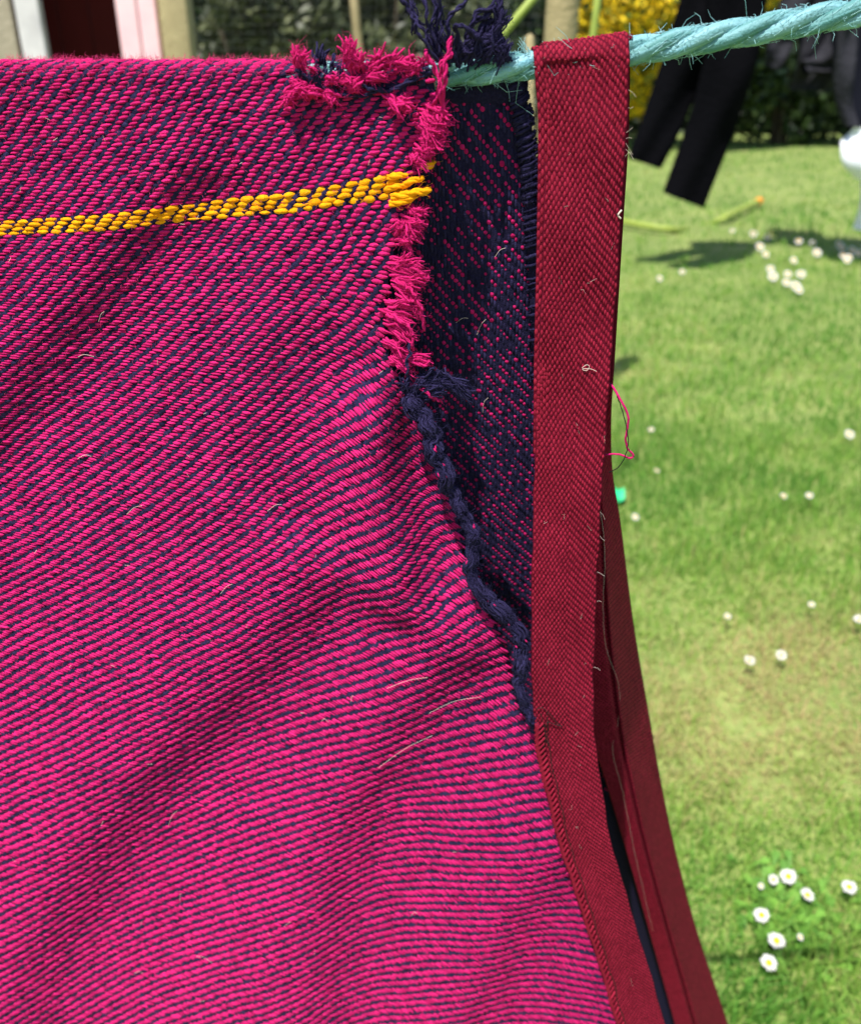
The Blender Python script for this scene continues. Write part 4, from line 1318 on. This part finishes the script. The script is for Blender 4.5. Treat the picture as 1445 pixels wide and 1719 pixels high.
# ------------------------------------------------------------------ maroon binding tape
TL = smoothpath([(0, 911), (60, 911), (100, 911), (200, 916), (400, 911), (700, 900), (900, 893), (1150, 893), (1220, 896), (1290, 906), (1420, 941), (1560, 986), (1719, 1035), (1860, 1080)])
TR = smoothpath([(0, 1058), (60, 1058), (150, 1055), (250, 1051), (360, 1043), (540, 1030), (700, 1020), (830, 1010), (950, 1003), (1080, 998), (1200, 996), (1270, 1003), (1400, 1024), (1500, 1051), (1600, 1080), (1719, 1116), (1860, 1158)])
RT = 0.0076
YT = YR - RT
tapeY = smoothpath([(0, YT), (200, YT), (600, YT - 0.001), (1000, YT - 0.003), (1200, YT - 0.005), (1500, YT - 0.006), (1860, YT - 0.006)])


def rope_z(x):
    """height of the rope axis along x"""
    return np.interp(x, RXs, RZs)


RPx = [(-900, 128), (-300, 128), (300, 128), (640, 127), (760, 121), (830, 115), (900, 107), (980, 98), (1062, 85), (1150, 70), (1300, 44), (1445, 18), (1700, -32), (2100, -115)]
rp = np.array([W(x, y, YR) for x, y in RPx])
rp[:, 1] -= np.clip(rp[:, 0] - 0.10, 0, None) * 0.05          # the line comes a little towards the viewer on the right
rp[-6:, :] = np.array([W(RPx[k][0], RPx[k][1], rp[k, 1]) for k in range(len(RPx) - 6, len(RPx))])
RC = spline(rp, 640)
RXs, RZs = RC[:, 0], RC[:, 2]


def tape(a, py, h=0.0):
    wv = 1.3 * np.sin(py / 23.0) + 1.0 * np.sin(py / 9.7 + 1) + 1.6 * np.sin(py / 61.0)
    px = (TL(py) + wv * 0.6) * (1 - a) + (TR(py) + 0.8 * np.roll(wv, 0) * np.cos(py / 37.0)) * a
    Y = tapeY(py) - 0.0006 * np.sin(a * 3.14) + 0.0012 * np.sin(py / 95.0 + 2.5 * a) + 0.0006 * np.sin(py / 31.0 - 4 * a)
    p = W(px, py, Y)
    zr = rope_z(p[..., 0])
    over = np.clip(p[..., 2] - zr, 0, None)
    # beyond the crown the tape runs on down behind the rope
    th = over / RT
    p[..., 1] = np.where(over > 0, YR - (RT + h) * np.cos(th), p[..., 1] - h)
    p[..., 2] = np.where(over > 0, zr + (RT + h) * np.sin(th), p[..., 2])
    return p


binding = empty('binding_tape', (0, 0, 0))
binding.parent = blanket; binding.location = -Vector(blanket.location)
binding['label'] = 'maroon herringbone binding tape, torn free at the top and looped over the rope'
yy = np.concatenate([np.arange(0, 200, 5.0), np.arange(200, 1861, 12.0)])
aa = np.linspace(0, 1, 18)
Ag, Yg = np.meshgrid(aa, yy)
mb = MB(); mb.grid(tape(Ag, Yg, 0.0), tint=0.5)
tb = mb.build('front_strip', M['tape_base'], binding)
sm = tb.modifiers.new('thick', 'SOLIDIFY'); sm.thickness = 0.0011; sm.offset = -1


def grains(fn, ylist, ncol, pitch, apex, st_l, st_r, glen, name, parent, mat, hgt=0.00045, a0=0.012, a1=0.988, seed=3):
    """raised warp floats of the herringbone; ylist gives sheet rows by real length"""
    r = np.random.default_rng(seed)
    s_tab, y_tab = ylist
    Ltot = s_tab[-1]
    A0, S0 = [], []
    for i in range(ncol):
        off = (st_l * i if i < apex else st_l * apex - st_r * (i - apex)) % pitch
        s = np.arange(off, Ltot, pitch)
        A0.append(np.full(len(s), a0 + (a1 - a0) * (i + 0.5) / ncol)); S0.append(s)
    A0 = np.concatenate(A0); S0 = np.concatenate(S0)
    n = len(A0)
    jit = r.normal(0, 1, (n, 5))
    al = np.linspace(-1, 1, 4); ac = np.linspace(-1, 1, 4)
    wa = (a1 - a0) / ncol * 0.53
    tap = np.array([0.45, 1, 1, 0.45])
    s = S0[:, None, None] + jit[:, :1, None] * 0.00010 + glen / 2 * al[None, :, None] * (1 + 0.07 * jit[:, 1:2, None]) + 0 * ac
    a = A0[:, None, None] + wa * (tap[None, :, None] * ac + 0.10 * jit[:, 2:3, None]) + 0 * al[None, :, None]
    h = hgt * (1 + 0.18 * jit[:, 3:4, None]) * np.array([0.25, 1, 1, 0.25])[None, :, None] * np.sqrt(1 - (0.93 * ac) ** 2) * 1.15 + 0.00002
    y = np.interp(s, s_tab, y_tab)
    V = fn(np.clip(a, 0, 1), y, h)
    ii = np.arange(16).reshape(4, 4)
    q1 = np.stack([ii[:-1, :-1], ii[1:, :-1], ii[1:, 1:], ii[:-1, 1:]], -1).reshape(-1, 4)
    me = build_mesh(V.reshape(-1, 3), [(q1[None] + (np.arange(n) * 16)[:, None, None]).reshape(-1, 4)], np.repeat(np.clip(0.55 + 0.2 * jit[:, 4], 0, 1), 16))
    o = link_mesh(name, me, mat, parent)
    o['kind'] = 'stuff'
    return o


yt = np.linspace(0, 1850, 1500)
mid_ = tape(np.full(1500, 0.5), yt)
s_t = np.concatenate([[0], np.cumsum(np.linalg.norm(np.diff(mid_, axis=0), axis=1))])
grains(tape, (s_t, yt), 30, 0.0040, 16, -0.0019, -0.0013, 0.0026, 'herringbone_yarns', tb, M['tape'])

# the second ply peeping out on the left, above the seam
def tape2(a, py, h=0.0):
    ww = np.interp(py, [0, 60, 300, 600, 760], [15, 15, 12, 8, 3.0])
    px = TL(py) - ww + a * 26
    Y = tapeY(py) + 0.0016 - 0.0008 * np.sin(np.clip(a, 0, 1) * 3)
    p = W(px, py + 10, Y)
    zr = rope_z(p[..., 0])
    over = np.clip(p[..., 2] - zr, 0, None); R = RT - 0.0012
    p[..., 1] = np.where(over > 0, YR - (R + h) * np.cos(over / R), p[..., 1] - h)
    p[..., 2] = np.where(over > 0, zr + (R + h) * np.sin(over / R), p[..., 2])
    return p


# (the loop's second ply is one narrow strip)
y2 = np.concatenate([np.arange(4, 200, 5.0), np.arange(200, 760, 12.0)])
A2, Y2 = np.meshgrid(np.linspace(0, 1, 6), y2)
mb = MB(); mb.grid(tape2(A2, Y2), tint=0.5)
t2o = mb.build('inner_ply', M['tape_base'], binding)
sm = t2o.modifiers.new('thick', 'SOLIDIFY'); sm.thickness = 0.0009; sm.offset = -1
yt2 = np.linspace(4, 755, 700); m2 = tape2(np.full(700, 0.3), yt2)
s2 = np.concatenate([[0], np.cumsum(np.linalg.norm(np.diff(m2, axis=0), axis=1))])
grains(tape2, (s2, yt2), 5, 0.0040, 6, -0.0019, -0.0013, 0.0029, 'herringbone_yarns', t2o, M['tape'], seed=5)

# rear run of the tape, on the far side of the rope
L2 = smoothpath([(40, 905), (250, 910), (440, 915), (600, 925), (700, 940), (790, 945), (880, 955), (1050, 965), (1220, 985), (1300, 1012), (1420, 1048), (1560, 1088), (1719, 1132), (1860, 1168), (2100, 1230)])
C2 = smoothpath([(40, 990), (250, 1000), (440, 1000), (600, 1000), (700, 1002), (790, 1006), (880, 1012), (1050, 1022), (1220, 1042), (1300, 1057), (1420, 1084), (1560, 1122), (1719, 1167), (1860, 1203), (2100, 1265)])
R2 = smoothpath([(40, 1058), (150, 1057), (250, 1054), (360, 1047), (440, 1042), (600, 1032), (700, 1026), (790, 1028), (880, 1042), (1050, 1064), (1220, 1093), (1300, 1107), (1420, 1132), (1560, 1169), (1719, 1222), (1860, 1266), (2100, 1340)])


def rear(a, py, h=0.0):
    L, C, R = L2(py), C2(py), R2(py)
    px = np.where(a < 0.5, L + (C - L) * a * 2, C + (R - C) * (a - 0.5) * 2)
    vee = (0.003 + 0.10 * np.clip(a - 0.5, 0, 1) + 0.006 * np.exp(-((a - 0.47) / 0.035) ** 2)) * np.clip((py - 640) / 400, 0, 1)
    Y = np.full(np.shape(px), YR + RT)
    for _ in range(6):
        p = W(px, py, Y)
        Y = YB_at(p[..., 2]) - 0.0135 * np.clip((py - 700) / 500, 0, 1) - 0.0015 + vee
    p = W(px, py, Y)
    zr = rope_z(p[..., 0])
    over = np.clip(p[..., 2] - zr, 0, None); R_ = RT - 0.0022
    p[..., 1] = np.where(over > 0, YR + (R_ + h) * np.cos(over / R_), p[..., 1] - h)
    p[..., 2] = np.where(over > 0, zr + (R_ + h) * np.sin(over / R_), p[..., 2])
    return p


y3 = np.concatenate([np.arange(30, 200, 6.0), np.arange(200, 2080, 12.0)])
A3, Y3 = np.meshgrid(np.linspace(0, 1, 31), y3)
mb = MB(); mb.grid(rear(A3, Y3), tint=0.6)
t3o = mb.build('rear_strip', M['tape_base'], binding)
sm = t3o.modifiers.new('thick', 'SOLIDIFY'); sm.thickness = 0.0011; sm.offset = -1
yt3 = np.linspace(640, 1900, 1100); m3 = rear(np.full(1100, 0.7), yt3)
s3 = np.concatenate([[0], np.cumsum(np.linalg.norm(np.diff(m3, axis=0), axis=1))])
grains(rear, (s3, yt3), 34, 0.0040, 17, 0.0017, 0.0013, 0.0029, 'herringbone_yarns', t3o, M['tape'], hgt=0.00060, seed=8)

# stitched-down rolled edge of the lower tape, its black thread
ye = np.linspace(1214, 1850, 150)
ep = tape(np.full(150, 0.035), ye, 0.0008)
mb = MB(); mb.tube(ep + rng.normal(0, 0.0001, ep.shape), 0.0014, 9, tint=0.4)
eo = mb.build('rolled_edge', M['tape'], binding)
for k in range(1, 149, 2):
    pass
mb = MB()
for k in range(2, 148, 2):
    y0 = ye[k]
    st = [tape(np.float64(a), np.float64(y0 - 12 * (a - 0.02) / 0.14), 0.0019 - abs(a - 0.07) * 0.012) for a in np.linspace(-0.01, 0.15, 6)]
    mb.tube(np.array(st), 0.0008 * rng.uniform(0.8, 1.2), 5, tint=np.clip(rng.normal(0.5, 0.2), 0, 1))
mb.build('edge_ribs', M['tape'], eo)['kind'] = 'stuff'
mb = MB()
ys = np.linspace(1196, 1850, 260)
C = tape(0.215 + 0.012 * np.sin(ys / 9.0) - 0.05 * np.clip((ys - 1300) / 500, 0, 1), ys, 0.0009 + 0.0005 * np.sin(ys / 6.0))
mb.tube(C, 0.00026, 5)
mb.build('seam_thread', M['black_thread'], binding)
for pts in ([(.06, 1188), (.16, 1186), (.30, 1200), (.38, 1212), (.46, 1217)], [(.46, 1217), (.34, 1214), (.22, 1210), (.16, 1222), (.20, 1250)], [(.12, 1195), (.17, 1230), (.12, 1262), (.17, 1300)]):
    C = np.array([tape(np.float64(a), np.float64(y), 0.0014) for a, y in pts])
    mb = MB(); mb.tube(spline(C, 24), 0.00022, 5); mb.build('stray_thread', M['black_thread'], binding)
# pale thread hanging in the crease
C = np.array([rear(np.float64(a), np.float64(y), 0.002) for a, y in ((.45, 830), (.5, 920), (.44, 1000), (.42, 1080), (.55, 1150), (.46, 1210), (.30, 1260), (.28, 1330), (.22, 1400), (.16, 1470), (.10, 1560))])
mb = MB(); mb.tube(spline(C, 60) + rng.normal(0, 0.00015, (60, 3)), 0.00008, 4); mb.build('pale_thread', M['pale_fibre'], binding)
# loop of pink and black thread on the right edge
def TP(px, py, Y): return W(px, py, Y)
pk = spline(np.array([TP(1019, 638, .415), TP(1030, 652, .411), TP(1042, 672, .408), TP(1053, 694, .407), TP(1054, 712, .407), TP(1050, 734, .408), TP(1053, 752, .409), TP(1063, 764, .409), TP(1057, 769, .409), TP(1044, 764, .410), TP(1030, 762, .412), TP(1012, 764, .414)]), 60)
mb = MB(); mb.tube(pk + rng.normal(0, 0.00008, pk.shape), np.linspace(0.00062, 0.00048, 60), 7); mb.build('loose_pink_thread', M['pink'], binding)
bk_ = spline(np.array([TP(1024, 642, .413), TP(1034, 660, .410), TP(1041, 680, .409), TP(1049, 706, .4075), TP(1054, 735, .4065), TP(1053, 752, .407), TP(1046, 772, .409), TP(1036, 786, .411), TP(1022, 793, .414)]), 50)
mb = MB(); mb.tube(bk_ + rng.normal(0, 0.00008, bk_.shape), 0.00026, 5); mb.build('loose_black_thread', M['black_thread'], binding)
# lint on the tape
mb = MB()
for _ in range(26):
    a, y = rng.uniform(0.02, 0.98), rng.uniform(80, 1700)
    C = np.array([tape(np.float64(np.clip(a + t * rng.normal(0, 0.05), 0, 1)), np.float64(y + t * rng.normal(0, 8)), 0.0009) for t in (0, 0.5, 1)])
    mb.tube(C, 0.00004, 3, caps=False)
for y in (150, 180, 222, 232, 240, 250, 262, 900, 960, 1010, 1120, 860):
    p0 = tape(np.float64(1.0), np.float64(y), 0.0)
    d = np.array([1, -0.3, rng.normal(0, 0.8)]); l = rng.uniform(0.001, 0.004)
    mb.tube(np.array([p0, p0 + d * l * 0.5, p0 + d * l + [0, 0, rng.normal(0, 0.001)]]), 0.00006, 3, caps=False)
C = np.array([tape(np.float64(a), np.float64(y), 0.0011) for a, y in ((.60, 616), (.66, 611), (.70, 614), (.66, 621), (.60, 618), (.72, 618), (.80, 622))])
mb.tube(spline(C, 24), 0.00012, 4, caps=False)
C = np.array([tape(np.float64(a), np.float64(y), 0.001) for a, y in ((.985, 352), (.95, 360), (.99, 366))])
mb.tube(spline(C, 9), 0.0004, 4)
mb.build('lint', M['pale_fibre'], binding)['kind'] = 'stuff'

# ------------------------------------------------------------------ the rope
ropeo = empty('clothes_rope', (0.2, YR, float(RZs[400])))
tag(ropeo, 'frayed turquoise three-strand rope the blanket hangs on', 'rope')
sR = np.concatenate([[0], np.cumsum(np.linalg.norm(np.diff(RC, axis=0), axis=1))])
Tr = np.gradient(RC, axis=0); Tr /= np.linalg.norm(Tr, axis=1)[:, None]
Ar = np.cross(Tr, [0, 1, 0]); Ar /= np.linalg.norm(Ar, axis=1)[:, None]
Br = np.cross(Tr, Ar)
RAD = 0.0055; PITCH_R = 0.056
for k in range(3):
    ph = 2 * math.pi * k / 3 - sR / PITCH_R * 2 * math.pi + 0.8
    cen_ = RC + 0.0027 * (np.cos(ph)[:, None] * Ar + np.sin(ph)[:, None] * Br)
    Tt = np.gradient(cen_, axis=0); Tt /= np.linalg.norm(Tt, axis=1)[:, None]
    # strand surface with fine lengthwise ridges (fibres)
    nsd = 26
    A1 = np.cross(Tt, [0, 1, 0]); A1 /= np.linalg.norm(A1, axis=1)[:, None]; B1 = np.cross(Tt, A1)
    th = np.arange(nsd) * 2 * math.pi / nsd
    tw = sR / 0.09 * 2 * math.pi
    rr = 0.0030 * (1 + 0.05 * np.where(np.arange(nsd) % 2, 1, -1))[None] * (1 + 0.03 * np.sin(sR * 400 + k))[:, None] + rng.normal(0, 0.00006, (len(sR), nsd))
    ang = th[None] + tw[:, None] * 0.35
    ring = cen_[:, None] + rr[..., None] * (np.cos(ang)[..., None] * A1[:, None] + np.sin(ang)[..., None] * B1[:, None])
    fib = np.clip(rng.normal(0.5, 0.24, nsd), 0, 1)[None] + 0.22 * np.sin(sR * 60 + k * 2)[:, None]
    # sun-bleached / dirty runs
    ring = np.concatenate([ring, ring[:, :1]], 1)
    tint = np.clip(np.concatenate([np.repeat(fib[:1], len(sR), 0) * 0 + fib, fib[:, :1]], 1), 0, 1)
    mb = MB(); mb.grid(ring, tint=tint)
    mb.build('strand', M['rope'], ropeo)
mb = MB()
vis_k = np.nonzero((RC[:, 0] > 0.0) & (RC[:, 0] < 0.30))[0]
for _ in range(750):
    k = rng.choice(vis_k)
    a = rng.uniform(0, 2 * math.pi)
    nrm = math.cos(a) * Ar[k] + math.sin(a) * Br[k]
    p = RC[k] + nrm * 0.0052
    l = rng.exponential(0.0022) + 0.0008
    d = nrm * 0.7 + Tr[k] * rng.normal(0, 0.9) + rng.normal(0, 0.3, 3); d /= np.linalg.norm(d)
    d2 = d + rng.normal(0, 0.5, 3); d2 /= np.linalg.norm(d2)
    mb.tube(np.array([p - nrm * 0.0005, p + d * l * 0.5, p + d * l * 0.5 + d2 * l * 0.5]), [0.00011, 0.0001, 0.00006], 3, caps=False, tint=rng.random())
for _ in range(800):     # fibres lying along the lay
    k = rng.choice(vis_k[:-12])
    ph = rng.uniform(0, 2 * math.pi)
    kk_ = np.arange(k, k + 9, 2)
    ang = ph - (sR[kk_] - sR[k]) / PITCH_R * 2 * math.pi * rng.uniform(0.4, 1.1)
    P = RC[kk_] + (0.00545 + rng.normal(0, 0.00025)) * (np.cos(ang)[:, None] * Ar[kk_] + np.sin(ang)[:, None] * Br[kk_])
    mb.tube(P, 0.00010, 3, caps=False, tint=rng.random())
# wisps by the left side of the loop
for _ in range(16):
    b = W(890 + rng.normal(0, 4), 96 + rng.normal(0, 2), YR - 0.003)
    e_ = W(878 + rng.normal(0, 8), 74 + rng.normal(0, 8), YR - 0.004 + rng.normal(0, 0.002))
    mb.tube(spline([b, b * 0.5 + e_ * 0.5 + rng.normal(0, 0.0006, 3), e_], 6), 0.00011, 3, caps=False, tint=1.0)
mb.build('stray_fibres', M['rope_fibre'], ropeo)['kind'] = 'stuff'
